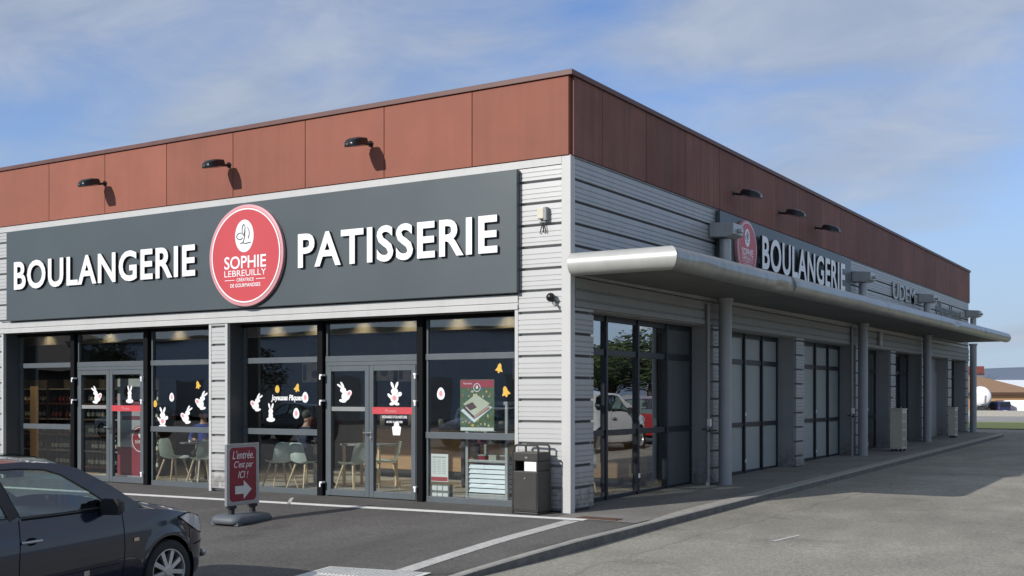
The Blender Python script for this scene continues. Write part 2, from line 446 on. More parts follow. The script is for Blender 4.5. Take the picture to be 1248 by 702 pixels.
# ------------------------------------------------------------------ the shop building
B = thing('shop_building', 'single storey shop building with silver ribbed cladding and terracotta parapet band', 'building')
LEN, LEFT, TOP = 29.9, -24.0, 6.2
PITCH, GOFF = .311, .03
def profile(z0, z1, out=.06):
    """cladding profile: (z, outward)"""
    P = []
    k = math.floor((z0-GOFF)/PITCH)-1
    while GOFF + k*PITCH < z1 + PITCH:
        g = GOFF + k*PITCH
        P += [(g-.016,out),(g-.010,.002),(g+.018,.002),(g+.026,out),(g+.060,out),(g+.066,out-.009),(g+.072,out-.009),(g+.078,out),(g+.128,out),(g+.134,out-.009),(g+.140,out-.009),(g+.146,out),(g+.200,out),(g+.206,out-.009),(g+.212,out-.009),(g+.218,out)]
        k += 1
    P.sort()
    Q = [p for p in P if z0 < p[0] < z1]
    lo = [p for p in P if p[0] <= z0]; hi = [p for p in P if p[0] >= z1]
    return [(z0, lo[-1][1])] + Q + [(z1, hi[0][1])]
def clad_loft(mb, a, b, P):
    n = len(a); A = [mb.bm.verts.new(p) for p in a]; Bv = [mb.bm.verts.new(p) for p in b]
    for i in range(n):
        j = (i+1) % n
        f = mb.bm.faces.new((A[i], A[j], Bv[j], Bv[i]))
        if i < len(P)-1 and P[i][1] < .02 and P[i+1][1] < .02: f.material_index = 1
    mb.bm.faces.new(A[::-1]); mb.bm.faces.new(Bv)
def clad_front(mb, x0, x1, z0, z1, y=0):
    P = profile(z0, z1)
    a = [(x0, y-w, z) for z, w in P] + [(x0, y+.02, z1), (x0, y+.02, z0)]
    b = [(x1, y-w, z) for z, w in P] + [(x1, y+.02, z1), (x1, y+.02, z0)]
    clad_loft(mb, a, b, P)
def clad_side(mb, y0, y1, z0, z1, x=0):
    P = profile(z0, z1)
    a = [(x+w, y0, z) for z, w in P] + [(x-.02, y0, z1), (x-.02, y0, z0)]
    b = [(x+w, y1, z) for z, w in P] + [(x-.02, y1, z1), (x-.02, y1, z0)]
    clad_loft(mb, a, b, P)

O1, O2 = (-12.87,-7.07), (-6.62,-.85)          # front openings
HEAD = 2.88
RC = .30                                        # recess of the front glazing
SOP = [(.67,5.23),(5.83,9.97),(10.57,14.71),(15.31,18.3),(18.9,22.2),(22.8,26.2),(26.8,29.35)]   # side openings
SRC = .40
# front cladding piers and the courses above the openings
mb = MB()
clad_front(mb, -.79, -.07, .02, 4.90)
clad_front(mb, -7.01, -6.68, .02, 2.885)
clad_front(mb, -18.0, -12.93, .02, 4.90)
clad_front(mb, -12.93, -.79, 3.12, 4.90)
mb.build('front_cladding', [M['silver'], M['groove_front_shade']], B)
mb = MB()
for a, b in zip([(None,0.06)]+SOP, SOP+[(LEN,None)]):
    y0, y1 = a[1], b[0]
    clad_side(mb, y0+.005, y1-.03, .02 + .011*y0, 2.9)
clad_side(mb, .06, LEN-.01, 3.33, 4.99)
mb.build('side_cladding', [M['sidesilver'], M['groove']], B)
# corner and edge trims
mb = MB(); mb.box(-.075, .072, -.072, -.004, -.03, 5.02); mb.box(.0, .071, -.004, .06, -.03, 5.018); mb.build('corner_trim', M['trim'], B, bevel=.006)
for x in (-.85, -6.68, -7.07, -12.93):
    MB().box(x, x+.06, -.068, .0, .0, 2.885).build('opening_trim', M['trim'], B, bevel=.006)
MB().box(-.013, .05, LEN, LEN+.05, .3, 5.0).build('corner_trim', M['trim'], B, bevel=.006)
# front flashing bands: above the sign and over the windows
mb = MB()
mb.box(-18.0, -.072, -.075, -.001, 4.905, 5.012)
P = [(0,2.888),(.085,2.888),(.085,2.955),(.062,2.965),(.062,2.985),(.078,2.99),(.078,3.10),(.0,3.115)]
mb.loft([[(-18.0, -w, z) for w, z in P], [(-.792, -w, z) for w, z in P]])
mb.build('flashing', M['trim'], B)
mb = MB()
mb.box(.001, .075, .064, LEN-.012, 4.995, 5.016)
P = [(0,2.905),(.085,2.905),(.085,2.985),(.06,2.995),(.06,3.015),(.08,3.02),(.08,3.13),(.05,3.14),(.05,3.165),(.08,3.17),(.08,3.31),(.0,3.325)]
mb.loft([[(w, .064, z) for w, z in P], [(w, LEN-.012, z) for w, z in P]])
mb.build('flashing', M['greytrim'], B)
# parapet: terracotta sheets with open joints, each batch faded a little differently
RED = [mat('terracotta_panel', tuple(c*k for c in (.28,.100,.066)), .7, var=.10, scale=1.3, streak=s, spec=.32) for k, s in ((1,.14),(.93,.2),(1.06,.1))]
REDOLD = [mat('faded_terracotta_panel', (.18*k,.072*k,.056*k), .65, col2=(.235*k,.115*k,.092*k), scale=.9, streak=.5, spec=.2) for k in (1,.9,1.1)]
mb = MB()
xs = [0.05, -1.57,-3.21,-4.83,-6.46,-8.1,-9.76,-11.39,-13.02,-14.65,-16.3,-18.0]
for a, b in zip(xs[:-1], xs[1:]):
    mb.box(b+.006, a-(.006 if a < 0 else 0.0), -.095, -.02, 5.02, 6.12, mi=(int(-a*7)*5+1)%3)
mb.build('parapet', RED, B, bevel=.004)
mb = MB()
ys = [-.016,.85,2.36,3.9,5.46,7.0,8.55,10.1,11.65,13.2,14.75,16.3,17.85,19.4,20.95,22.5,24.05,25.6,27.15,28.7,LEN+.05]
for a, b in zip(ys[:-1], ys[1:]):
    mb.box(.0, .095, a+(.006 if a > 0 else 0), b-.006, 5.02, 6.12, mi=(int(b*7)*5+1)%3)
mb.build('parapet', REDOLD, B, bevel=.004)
mb = MB()
mb.box(-18.0, .125, -.125, .2, 6.125, 6.20); mb.box(-.2, .125, .203, LEN+.08, 6.125, 6.199)
mb.build('coping', M['coping'], B, bevel=.006)
# backing walls, roof, reveals
mb = MB()
mb.box(LEFT, -.06, .022, .25, 2.9, 6.12); mb.box(-.25, -.022, .03, LEN, 2.95, 6.12)
mb.box(-.78, -.022, .022, .25, -.3, 2.9)
mb.box(-7.02, -6.67, .022, .25, -.3, 2.9); mb.box(LEFT, -12.92, .022, .25, -.3, 2.9)
for a, b in zip([(None,0.255)]+SOP, SOP+[(LEN,None)]):
    mb.box(-.38, -.022, a[1]+.01, b[0]-.01, -.3, 2.95)
mb.box(LEFT, -.06, LEN-.2, LEN, -.3, 6.12)
mb.box(LEFT, LEFT+.2, .26, LEN-.21, -.3, 6.12)
mb.build('wall', M['darkgrey'], B)
MB().box(LEFT, -.05, .1, LEN-.05, 5.6, 5.75).build('roof', M['darkgrey'], B)
mb = MB()
for a, b in (O1, O2):
    mb.box(a-.04, a, -.001, RC+.05, -.02, HEAD); mb.box(b, b+.04, -.001, RC+.05, -.02, HEAD)
    mb.box(a, b, -.001, RC+.05, HEAD, HEAD+.03)
mb.build('reveal', M['darkgrey'], B)
mb = MB()
for a, b in SOP:
    z = .011*a - .02
    mb.box(-SRC-.05, .0, a-.028, a, z, 2.92); mb.box(-SRC-.05, .0, b, b+.028, z, 2.92)
    mb.box(-SRC-.05, -.001, a, b, 2.892, 2.93)
mb.build('reveal', M['jamb'], B)

# ---- glazing of the front
def pane(parent, x0, x1, z0, z1, y, g='glass'):
    m = MB(); m.face([(x0,y,z0),(x1,y,z0),(x1,y,z1),(x0,y,z1)]); return m.build('pane', M[g], parent)
yg = RC+.03
def fixed_window(x0, x1):
    m = MB()
    m.box(x0, x1, RC, RC+.07, -.01, .09); m.box(x0, x1, RC-.012, RC+.07, .985, 1.085)
    m.box(x0, x1, RC-.012, RC+.07, 2.20, 2.295); m.box(x0, x1, RC+.002, RC+.07, 2.82, HEAD)
    m.box(x0, x0+.045, RC+.003, RC+.069, .09, 2.82); m.box(x1-.045, x1, RC+.003, RC+.069, .09, 2.82)
    w = m.build('window', M['frame'], B, bevel=.004)
    for a, b in ((.09,.985),(1.085,2.20),(2.295,2.82)): pane(w, x0+.045, x1-.045, a, b, yg)
    return w
for a, b in ((O1[0],-11.2),(-8.97,O1[1]),(O2[0],-4.88),(-2.7,O2[1])): fixed_window(a, b)
for a, b in ((-11.2,-11.06),(-9.11,-8.97),(-4.88,-4.74),(-2.84,-2.7)):
    MB().box(a+.012, b-.012, RC-.07, RC+.08, -.01, HEAD).build('mullion', M['black'], B, bevel=.005)
for a, b in ((O1[0],O1[1]),(O2[0],O2[1])): MB().box(a, b, RC-.05, RC+.001, HEAD-.055, HEAD-.001).build('head_gap', M['black'], B)
def double_door(x0, x1, words):
    m = MB()
    m.box(x0, x1, RC-.012, RC+.07, 2.20, 2.295); m.box(x0, x1, RC+.002, RC+.07, 2.82, HEAD); m.box(x0, x1, RC-.01, RC+.07, 2.135, 2.197)
    m.box(x0, x0+.04, RC-.008, RC+.07, -.01, 2.135); m.box(x1-.04, x1, RC-.008, RC+.07, -.01, 2.135)
    m.box(x0, x0+.04, RC+.003, RC+.069, 2.295, 2.82); m.box(x1-.04, x1, RC+.003, RC+.069, 2.295, 2.82)
    fr = m.build('door_frame', M['frame'], B, bevel=.004)
    pane(fr, x0+.04, x1-.04, 2.295, 2.82, yg)
    xm = (x0+x1)/2 - .02
    for side, (a, b) in enumerate(((x0+.044, xm-.003), (xm+.003, x1-.044))):
        m = MB(); st = .085
        m.box(a, a+st, RC-.02, RC+.05, .015, 2.13); m.box(b-st, b, RC-.02, RC+.05, .015, 2.13)
        m.box(a+st, b-st, RC-.018, RC+.048, .015, .12); m.box(a+st, b-st, RC-.018, RC+.048, 2.045, 2.13)
        d = m.build('door', M['frame'], B, bevel=.005)
        pane(d, a+st, b-st, .12, 2.045, yg)
        if side == 0:
            MB().box(a+st-.01, b-st+.01, RC-.005, RC+.02, 1.395, 1.465).build('push_bar', M['greytrim'], d, bevel=.004)
        else:
            MB().box(a+st-.02, b-st+.02, RC-.022, RC-.012, 1.355, 1.465).build('door_band', M['pink'], d)
            text(words, 'band_lettering', M['rimpink'], d, FRONT((a+b)/2-.02, RC-.0235, 1.408), w=.22, h=.052, ext=.001)
            hx = a + .04
            m = MB(); m.box(hx-.018, hx+.018, RC-.03, RC-.0205, .93, 1.10)
            m.tube([(hx,RC-.03,1.05),(hx,RC-.075,1.05),(hx-.02,RC-.08,1.05),(hx-.12,RC-.08,1.05)], .011, 8)
            m.lathe([(.014,0),(.014,.012)], 10, T(hx,RC-.042,.965)@R(PI/2,'X'))
            m.build('handle', M['chrome'], d, True)
    for z in (.21, 1.55, 1.97):
        for x in (x0-.035, x1-.02):
            hb = MB(); hb.box(x, x+.05, RC-.118, RC-.022, z, z+.028); hb.box(x+(0 if x<xm else .02), x+.03+(0 if x<xm else .02), RC-.124, RC-.1185, z-.06, z+.0)
            hb.build('hinge', M['white'], fr, bevel=.004)

def text(s, name, m, parent, Mx, w=None, h=None, ext=.01, off=0, shear=0, split=False, side=None, spacing=1.0):
    cu = bpy.data.curves.new('lettering', 'FONT'); cu.body = s; cu.size = 1; cu.extrude = .5; cu.space_character = spacing; cu.offset = off; cu.shear = shear
    cu.align_x = 'LEFT'; cu.resolution_u = 4
    to = bpy.data.objects.new('lettering', cu); COL.objects.link(to)
    bpy.context.view_layer.update()
    dg = bpy.context.evaluated_depsgraph_get()
    me = bpy.data.meshes.new_from_object(to.evaluated_get(dg))
    COL.objects.unlink(to); bpy.data.objects.remove(to); bpy.data.curves.remove(cu)
    xs = [v.co.x for v in me.vertices]; ys = [v.co.y for v in me.vertices]
    x0, x1, y0, y1 = min(xs), max(xs), min(ys), max(ys)
    sx = w/(x1-x0) if w else None; sy = h/(y1-y0) if h else None
    sx = sx or sy; sy = sy or sx
    cx, cy = (x0+x1)/2, (y0+y1)/2
    for v in me.vertices:
        v.co = Vector(((v.co.x-cx)*sx, (v.co.y-cy)*sy, (v.co.z+.5)*ext))
    me.materials.clear()
    if side:
        for p in me.polygons: p.material_index = 0 if p.normal.z > .5 else 1
        m = [m, side]
    me.transform(Mx)
    if not split:
        me.name = name
        return mkobj(name, me, m, parent)
    # one mesh per letter
    bm = bmesh.new(); bm.from_mesh(me); bm.faces.ensure_lookup_table()
    bmesh.ops.remove_doubles(bm, verts=bm.verts[:], dist=1e-5)
    seen = set(); groups = []
    for f in bm.faces:
        if f in seen: continue
        st = [f]; seen.add(f); comp = []
        while st:
            q = st.pop(); comp.append(q)
            for e in q.edges:
                for g in e.link_faces:
                    if g not in seen: seen.add(g); st.append(g)
        groups.append(comp)
    outs = []
    for comp in groups:
        b2 = bmesh.new(); mp = {}
        for f in comp:
            vs = []
            for v in f.verts:
                if v not in mp: mp[v] = b2.verts.new(v.co)
                vs.append(mp[v])
            try: b2.faces.new(vs).material_index = f.material_index
            except ValueError: pass
        bmesh.ops.recalc_face_normals(b2, faces=b2.faces[:])
        m2 = bpy.data.meshes.new(name); b2.to_mesh(m2); b2.free()
        outs.append(mkobj(name, m2, m, parent))
    bm.free(); bpy.data.meshes.remove(me)
    return outs
double_door(-11.06, -9.11, 'Tirez')
double_door(-4.74, -2.84, 'Poussez')

# ---- glazing of the side
M['curtain'] = mat('grey_curtain', (.09,.10,.105), .35, var=.25, scale=2.2, stretch=(1,14,.2))
def side_window(y0, y1, n, kind):
    zb = .011*y0
    m = MB(); x = -SRC
    st = (y1-y0)/n
    for z0, z1 in ((zb-.01, zb+.08), (1.02,1.11), (2.27,2.37), (2.80,2.89)):
        m.box(x, x+.06, y0, y1, z0, z1)
    m.box(x+.002, x+.058, y0, y0+.05, zb+.08, 2.8); m.box(x+.002, x+.058, y1-.05, y1, zb+.08, 2.8)
    w = m.build('window', M['navy'], B, bevel=.004)
    for i in range(1, n): MB().box(x-.01, x+.085, y0+st*i-.03, y0+st*i+.03, zb-.01, 2.889).build('mullion', M['navy'], w, bevel=.004)
    for i in range(n):
        a, b = y0+st*i+.045, y0+st*(i+1)-.045
        for z0, z1 in ((zb+.08,1.02),(1.11,2.27),(2.37,2.80)):
            m = MB(); m.face([(x+.03,a,z0),(x+.03,b,z0),(x+.03,b,z1),(x+.03,a,z1)])
            if kind == 'panel' or (kind == 'shop' and i == n-1): m.build('blind', M['panelgreen'] if kind == 'panel' else M['curtain'], w)
            else: m.build('pane', M['sideglass'], w)
    for z in (1.24,.30):
        MB().box(x+.086, x+.10, y0+st*2-.02, y0+st*2+.02, z, z+.07).build('hinge', M['white'], w)
    return w
side_window(*SOP[0], 4, 'shop')
side_window(*SOP[1], 4, 'panel')
side_window(*SOP[2], 4, 'panel')
for k in (3,4,6): side_window(*SOP[k], 3, 'glass')
# doorway of the far shop with a panel over it
y0, y1 = SOP[5]; zb = .011*y0
m = MB(); m.box(-.42,-.34, y0, y0+1.1, zb, 2.45); m.box(-.42,-.34, y0, y1, 2.45, 2.885)
m.box(-.34,-.30, y0+1.1, y1, zb, 2.45); m.build('shopfront_panel', M['jamb'], B, bevel=.004)
m = MB(); m.box(-.36,-.31, y0+.9, y0+1.08, zb, 2.40); m.box(-.36,-.31, y0+1.9, y0+2.0, zb, 2.40)
m.box(-.36,-.31, y0+1.08, y0+1.9, 2.3, 2.399)
m.build('door', M['black'], B, bevel=.004)

# ---- interior shell
mb = MB(); mb.box(-17.5,-.26, .36, 9.0, -.35, .004); mb.build('floor', M['floor'], B)
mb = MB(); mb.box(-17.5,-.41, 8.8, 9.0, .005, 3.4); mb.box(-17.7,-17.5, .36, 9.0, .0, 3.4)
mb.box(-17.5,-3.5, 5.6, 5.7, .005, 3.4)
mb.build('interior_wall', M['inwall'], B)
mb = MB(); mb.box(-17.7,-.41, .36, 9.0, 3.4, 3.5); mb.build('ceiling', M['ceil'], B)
mb = MB(); mb.box(-17.5,-.75, 2.35, 2.5, 2.80, 3.39); mb.box(-.9,-.75,2.5,8.7,2.80,3.39)
mb.build('bulkhead', M['bulk'], B)
# partition between the shop and the unit behind it; floor for the rest
mb = MB(); mb.box(LEFT+.3,-.42, 9.05, LEN-.3, -.3, .02)
mb.build('floor', M['inwall'], B)
mb = MB(); mb.box(-4.5,-4.4, 9.1, LEN-.3, .0, 3.6); mb.build('interior_wall', M['inwall'], B)
# ------------------------------------------------------------------ signs on the walls
def ellipse(rx, ry, n=48, cx=0, cy=0): return [(cx+rx*math.cos(2*PI*i/n), cy+ry*math.sin(2*PI*i/n)) for i in range(n)]
def ring_mesh(name, r0, r1, d, Mx, m, parent, n=64):
    mb = MB()
    rings = []
    for r, z in ((r0,0),(r0,d),(r1,d),(r1,0)): rings.append([Mx @ Vector((r*math.cos(2*PI*i/n), r*math.sin(2*PI*i/n), z)) for i in range(n)])
    rings.append(rings[0])
    mb.loft(rings, True, False)
    return mb.build(name, m, parent)
def logo_disc(parent, Mx, r, mb_pink, mb_white, rim):
    """Mx: centre of the disc back, local x right, y up, z outward"""
    k = r/.86
    m = MB(); m.lathe([(r,0),(r,.055),(r-.02,.06)], 72, Mx)
    d = m.build('logo_disc', rim, parent, True, angle=30)
    m = MB(); m.lathe([(.81*k,.0605),(.81*k,.062)], 72, Mx); m.build('disc_face', mb_pink, d)
    ring_mesh('ring', .775*k, .80*k, .002, Mx@T(0,0,.0625), mb_white, d)
    m = MB(); m.prism(ellipse(.215*k,.275*k,40), .002, Mx@T(-.02*k,.33*k,.0625)); m.build('emblem', mb_white, d)
    m = MB(); W = Mx@T(-.02*k,.33*k,.0655)
    def stroke(pts, w=.009*k):
        P = [W@Vector((x*k,y*k,0)) for x,y in pts]; m.tube(P, w, 5)
    def arc(cx,cy,rx,ry,a0,a1,n=10): return [(cx+rx*math.cos(math.radians(a0+(a1-a0)*i/n)), cy+ry*math.sin(math.radians(a0+(a1-a0)*i/n))) for i in range(n+1)]
    stroke(arc(-.10,.0,.075,.055,60,330)); stroke(arc(0,.10,.05,.10,100,280)); stroke([(-.01,.02),(.01,.08),(.02,.15),(.0,.19)])
    stroke(arc(.06,.04,.055,.10,-60,80)); stroke([(.02,.10),(.01,-.02),(-.02,-.10),(-.09,-.13)]); stroke([(-.05,-.11),(.03,-.13),(.15,-.115)])
    m.build('emblem_lines', M['frame'], d)
    text('SOPHIE', 'disc_lettering', mb_white, d, Mx@T(-.005*k,-.11*k,.0625), w=.97*k, h=.215*k, ext=.002, off=.012)
    text('LEBREUILLY', 'disc_lettering', mb_white, d, Mx@T(-.005*k,-.295*k,.0625), w=.97*k, h=.105*k, ext=.002)
    text('CRÉATRICE', 'disc_lettering', mb_white, d, Mx@T(0,-.40*k,.0625), w=.40*k, h=.07*k, ext=.002, off=.01)
    text('DE GOURMANDISES', 'disc_lettering', mb_white, d, Mx@T(0,-.50*k,.0625), w=.70*k, h=.062*k, ext=.002, off=.01)
    m = MB()
    for a, b in ((-.48,-.25),(.25,.46)): m.box(a*k, b*k, -.412*k, -.402*k, .0625, .0645, M=Mx)
    m.build('rule', mb_white, d)
    return d
M['whitedim'] = M['white']
sg = thing('wall_sign', 'long dark grey fascia sign with two big white words either side of a red disc', 'sign', (-6.86,0,3.1))
def rel(o):  # geometry given in world coordinates under a thing standing elsewhere
    return o
def W2L(t): return T(-t.location.x, -t.location.y, -t.location.z)
w = W2L(sg)
MB().box(-12.64,-.76,-.155,-.065,3.122,4.885, M=w).build('panel', M['sign'], sg, bevel=.006)
text('BOULANGERIE', 'letter', M['white'], sg, w@FRONT(-9.795,-.168,3.995), w=5.07, h=.555, ext=.035, off=.023, split=True, side=M['bin'], spacing=1.09)
text('PATISSERIE', 'letter', M['white'], sg, w@FRONT(-2.975,-.168,3.985), w=3.83, h=.56, ext=.035, off=.023, split=True, side=M['bin'], spacing=1.09)
logo_disc(sg, w@FRONT(-6.04,-.165,3.99), .85, M['pink'], M['white'], M['rimpink'])

sg2 = thing('wall_sign', 'smaller grey fascia sign with one white word and red oval disc above the canopy', 'sign', (.05,10.1,3.6))
w = W2L(sg2)
MB().box(.075,.15,5.34,13.95,3.66,4.985, M=w).build('panel', M['sign'], sg2, bevel=.006)
text('BOULANGERIE', 'letter', M['white'], sg2, w@SIDE(.19,10.22,4.44), w=5.78, h=.66, ext=.05, off=.024, split=True, side=M['dark'], spacing=1.09)
logo_disc(sg2, w@SIDE(.155,6.57,4.42), .53, M['pink'], M['white'], M['rimpink'])

sg3 = thing('wall_lettering', 'grey raised capital letters fixed to the ribbed side wall beyond the bakery sign', 'lettering', (.05,20.5,4.2))
w = W2L(sg3)
text('UDEM', 'letter', M['galv'], sg3, w@SIDE(.075,19.75,4.58), w=2.7, h=.46, ext=.03, off=.01, split=True)
sg4 = thing('wall_lettering', 'thin pale lettering near the far end of the ribbed side wall', 'lettering', (.05,27.0,4.2))
w = W2L(sg4)
text("el l'ameublement", 'lettering', M['greytrim'], sg4, w@SIDE(.066,26.3,4.5), w=4.2, h=.42, ext=.02, split=True)

# ------------------------------------------------------------------ floodlights on the parapet
def floodlight(Mx, label, group):
    t = thing('wall_floodlight', label, 'floodlight', Mx.translation, 0, group)
    L = T(*(-t.location)) @ Mx @ R(math.radians(12),'X')      # local: x right, y up, z outward
    m = MB(); m.lathe([(.05,0),(.05,.012)], 14, L); m.tube([L@Vector((0,0,.01)), L@Vector((0,.0,.14)), L@Vector((0,.015,.22))], .022, 8)
    m.build('arm', M['lampblack'], t, True)
    m = MB()
    sec = lambda z, w, h, y: [L@Vector(p) for p in ((-w,y-h*.35,z),(-w*.85,y+h*.5,z),(-w*.4,y+h*.65,z),(w*.4,y+h*.65,z),(w*.85,y+h*.5,z),(w,y-h*.35,z))]
    m.loft([sec(.15,.07,.06,.02), sec(.19,.11,.11,.03), sec(.34,.125,.125,.03), sec(.47,.12,.115,.02), sec(.53,.10,.08,.0), sec(.545,.08,.04,-.01)])
    m.build('housing', M['lampblack'], t, True, angle=35)
    m = MB()
    m.box(-.085,.085,-.030,-.018,.24,.49, M=L); m.build('lens', M['steel'], t)
    m = MB(); m.box(-.045,.0,.0,.03,.5465,.555,M=L); m.build('clip', M['chrome'], t)
    return t
for i, x in enumerate((-3.47,-6.55,-9.75,-13.1)):
    if i < 3:
        floodlight(FRONT(x,-.098,5.575), ['floodlight on the sunlit red parapet nearest the building corner','middle floodlight on the sunlit red parapet, above the red disc','floodlight on the sunlit red parapet above the word BOULANGERIE'][i], 'floodlights on the front parapet')
for i, y in enumerate((6.15,8.75,11.25)):
    floodlight(SIDE(.098,y,5.41), ['floodlight on the shaded side parapet nearest the corner','middle floodlight on the shaded side parapet','farthest floodlight on the shaded side parapet'][i], 'floodlights on the side parapet')
# small fittings on the front pier
t = thing('photocell_box', 'small cream sensor box with loose wires on the front pier', 'sensor', (-.36,-.05,4.15))
m = MB(); m.box(-.075,.03,-.09,0,.0,.15); m.build('casing', M['cream'], t, bevel=.01)
m = MB(); m.box(.032,.085,-.10,0,-.03,.16); m.box(-.06,.08,-.05,0,-.055,-.031); m.build('bracket', M['greytrim'], t, bevel=.008)
m = MB()
for a, b in ((-.02,-.06),(.0,.01),(.03,.05)): m.tube([(a,-.03,-.05),(a,-.05,-.11),(b,-.03,-.20)], .007, 6)
m.build('wire', M['dark'], t)
t = thing('security_camera', 'black dome camera on a bracket at the top of the corner pier', 'camera', (-.17,-.05,3.0))
m = MB(); m.ell((-.04,-.09,.03),(.065,.065,.065)); m.build('dome', M['lampblack'], t, True)
m = MB(); m.tube([(-.04,-.09,.03),(.02,-.05,.0),(.05,0,-.02)], .022, 8); m.tube([(-.02,-.06,-.02),(.04,-.09,-.09)],.018,8); m.build('bracket', M['greytrim'], t, True)

# ------------------------------------------------------------------ canopy along the side wall
cn = thing('canopy', 'flat metal canopy with fat rounded tube edge along the side wall', 'canopy', (.8,14,3.3))
w = W2L(cn)
CX, CY0, CY1 = 1.56, -.02, 28.3
cz = lambda y: 3.485 + .0055*max(0,y)
RT = .16
# the front run of the tube (sunlit) with its sleeve
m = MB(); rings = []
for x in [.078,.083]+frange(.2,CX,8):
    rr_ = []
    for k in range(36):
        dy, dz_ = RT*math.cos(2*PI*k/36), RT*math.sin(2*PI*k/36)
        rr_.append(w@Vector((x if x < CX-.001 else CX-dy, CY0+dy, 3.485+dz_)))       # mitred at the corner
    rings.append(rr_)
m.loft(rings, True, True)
m.build('tube_return', mat('tube_sunlit_tint', (.46,.46,.435), .38, .15, var=.05, scale=2, streak=.12), cn, True)  # same metal as the long run, paled to paint in its sunlit look
# the long run with dents and joints
mb = MB(); rings = []; n = 36; y = CY0
YL = []
while y < CY1:
    YL.append(y); y += .12 if y > CY0+.01 else .26
random.seed(11)
dents = [(4.2,.45,3.7,.06),(4.75,.16,3.0,.05),(12.3,.5,3.4,.02),(18.9,.40,2.7,.085),(9.0,1.0,3.9,.02),(.9,.6,3.6,.03),(23.2,.3,3.2,.03)]
for y in YL + [CY1+.05*i for i in range(1,5)]:
    e = max(0, (y-CY1)/.2); r0 = RT*math.sqrt(max(.02,1-e*e))
    ring = []
    for k in range(n):
        a = 2*PI*k/n
        r = r0
        for dy, wd, da, dp in dents:
            da_ = (a-da+PI)%(2*PI)-PI
            r -= dp*math.exp(-((y-dy)/wd)**2*2)*math.exp(-(da_/.75)**2)*(r0/RT)
        # local frame: a=0 points outward (+x), pi/2 up
        ring.append(w@Vector((CX+r*math.cos(-a+PI), y - (r*math.cos(-a+PI)+.001 if y <= CY0+.001 else 0), cz(y)+r*math.sin(-a+PI))))
    rings.append(ring)
mb.loft(rings); mb.build('tube_edge', M['tube'], cn, True, angle=60)
for y in (4.85,11.2,16.8,22.6):
    m = MB(); m.tube([w@Vector((CX,y-.03,cz(y))), w@Vector((CX,y+.03,cz(y)))], RT+.003, 28); m.build('joint_sleeve', M['tube'], cn, True)
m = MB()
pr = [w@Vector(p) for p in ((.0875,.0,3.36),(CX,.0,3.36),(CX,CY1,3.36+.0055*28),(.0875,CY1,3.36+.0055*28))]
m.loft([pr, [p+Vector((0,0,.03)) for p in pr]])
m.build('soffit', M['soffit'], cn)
m = MB()
pr = [w@Vector(p) for p in ((.0875,.0,3.54),(CX,.0,3.54),(CX,CY1,3.54+.0055*28),(.0875,CY1,3.54+.0055*28))]
m.loft([pr, [p+Vector((0,0,.03)) for p in pr]])
m.build('deck', M['galv'], cn)
m = MB(); m.box(.09,.02+CX,CY1-.02,CY1+.02,3.36+.0055*28,3.54+.0055*28,M=w); m.build('end_plate', M['galv'], cn)
m = MB()
for y in (16.9,): m.box(.089,.16,y-.12,y+.12,2.98,3.34,M=w)
m.build('junction_box', M['galv'], cn, bevel=.01)
CYS = (5.26,14.55,21.9,29.55)
for y in CYS:
    zb = .011*y
    m = MB(); m.lathe([(.118,zb-.05),(.118,cz(y)-.2)], 24, w@T(.28,y,0)); m.lathe([(.145,cz(y)-.2),(.145,cz(y)-.13)], 24, w@T(.28,y,0))
    m.lathe([(.13,zb-.02),(.13,zb+.012),(.119,zb+.014)], 24, w@T(.28,y,0))
    m.build('column', M['column'], cn, True)
    m = MB(); m.lathe([(.105,cz(y)+.06),(.105,4.44)], 20, w@T(.28,y,0)); m.build('post', M['galv'], cn, True)
    m = MB()
    a = [(.08,0),(.86,0),(.86,0)]
    for (ya, yb) in ((y-.24, y+.24),):
        A = [(.072,ya,4.47),(.40,ya,4.45),(.53,ya,4.50),(.53,ya,4.69),(.072,ya,4.73)]
        Bp = [(p[0],yb,p[2]) for p in A]
        m.loft([[w@Vector(p) for p in A],[w@Vector(p) for p in Bp]])
    m.box(.53,.61,y-.06,y+.06,4.53,4.60,M=w)
    br = m.build('bracket', M['galv'], cn, bevel=.012)
for i, y in enumerate(CYS[:2]):
    zb = .011*y
    t = thing('drainpipe', ['slim drainpipe strapped to the nearest canopy column','slim drainpipe strapped to the second canopy column'][i], 'drainpipe', (.12,y-.42,zb), 0, 'drainpipes beside the canopy columns')
    m = MB(); m.tube([(0,0,0),(0,0,3.2)], .035, 12); m.build('pipe', M['greytrim'], t, True)
    m = MB(); m.box(-.10,.05,-.02,.02,.98,1.01); m.box(.0,.06,-.05,.3,.955,.978); m.build('strap', M['dark'], t)
    m = MB(); m.box(.0,.06,-.035,.02,1.05,1.18); m.build('clip', M['white'], t)

# ------------------------------------------------------------------ litter bin
t = thing('litter_bin', 'dark brown metal litter bin with tube handles in front of the white pier', 'bin', (-.39,-.30,0), math.radians(-2))
m = MB(); m.box(-.225,.185,-.19,.16,.03,.60); m.box(-.217,.177,-.18,.152,.0,.03); m.build('body', M['bin'], t, bevel=.012)
m = MB(); m.box(-.205,.165,-.198,-.1905,.06,.585); d = m.build('door', M['bin'], t, bevel=.006)
m = MB(); m.lathe([(.012,0),(.012,.008)], 10, T(-.02,-.199,.50)@R(PI/2,'X')); m.build('lock', M['steel'], d)
m = MB(); m.box(-.225,.185,-.19,.16,.735,.86); m.box(-.223,-.19,-.188,.158,.60,.735); m.box(.153,.183,-.188,.158,.60,.735); m.box(-.19,.153,.13,.158,.60,.735)
m.build('hood', M['bin'], t, bevel=.015)
m = MB(); m.box(-.05,.15,-.165,-.15,.60,.735); m.build('liner', M['white'], t)
m = MB(); m.box(-.02,.02,-.197,-.1905,.775,.80); m.build('lock', M['steel'], t)
m = MB()
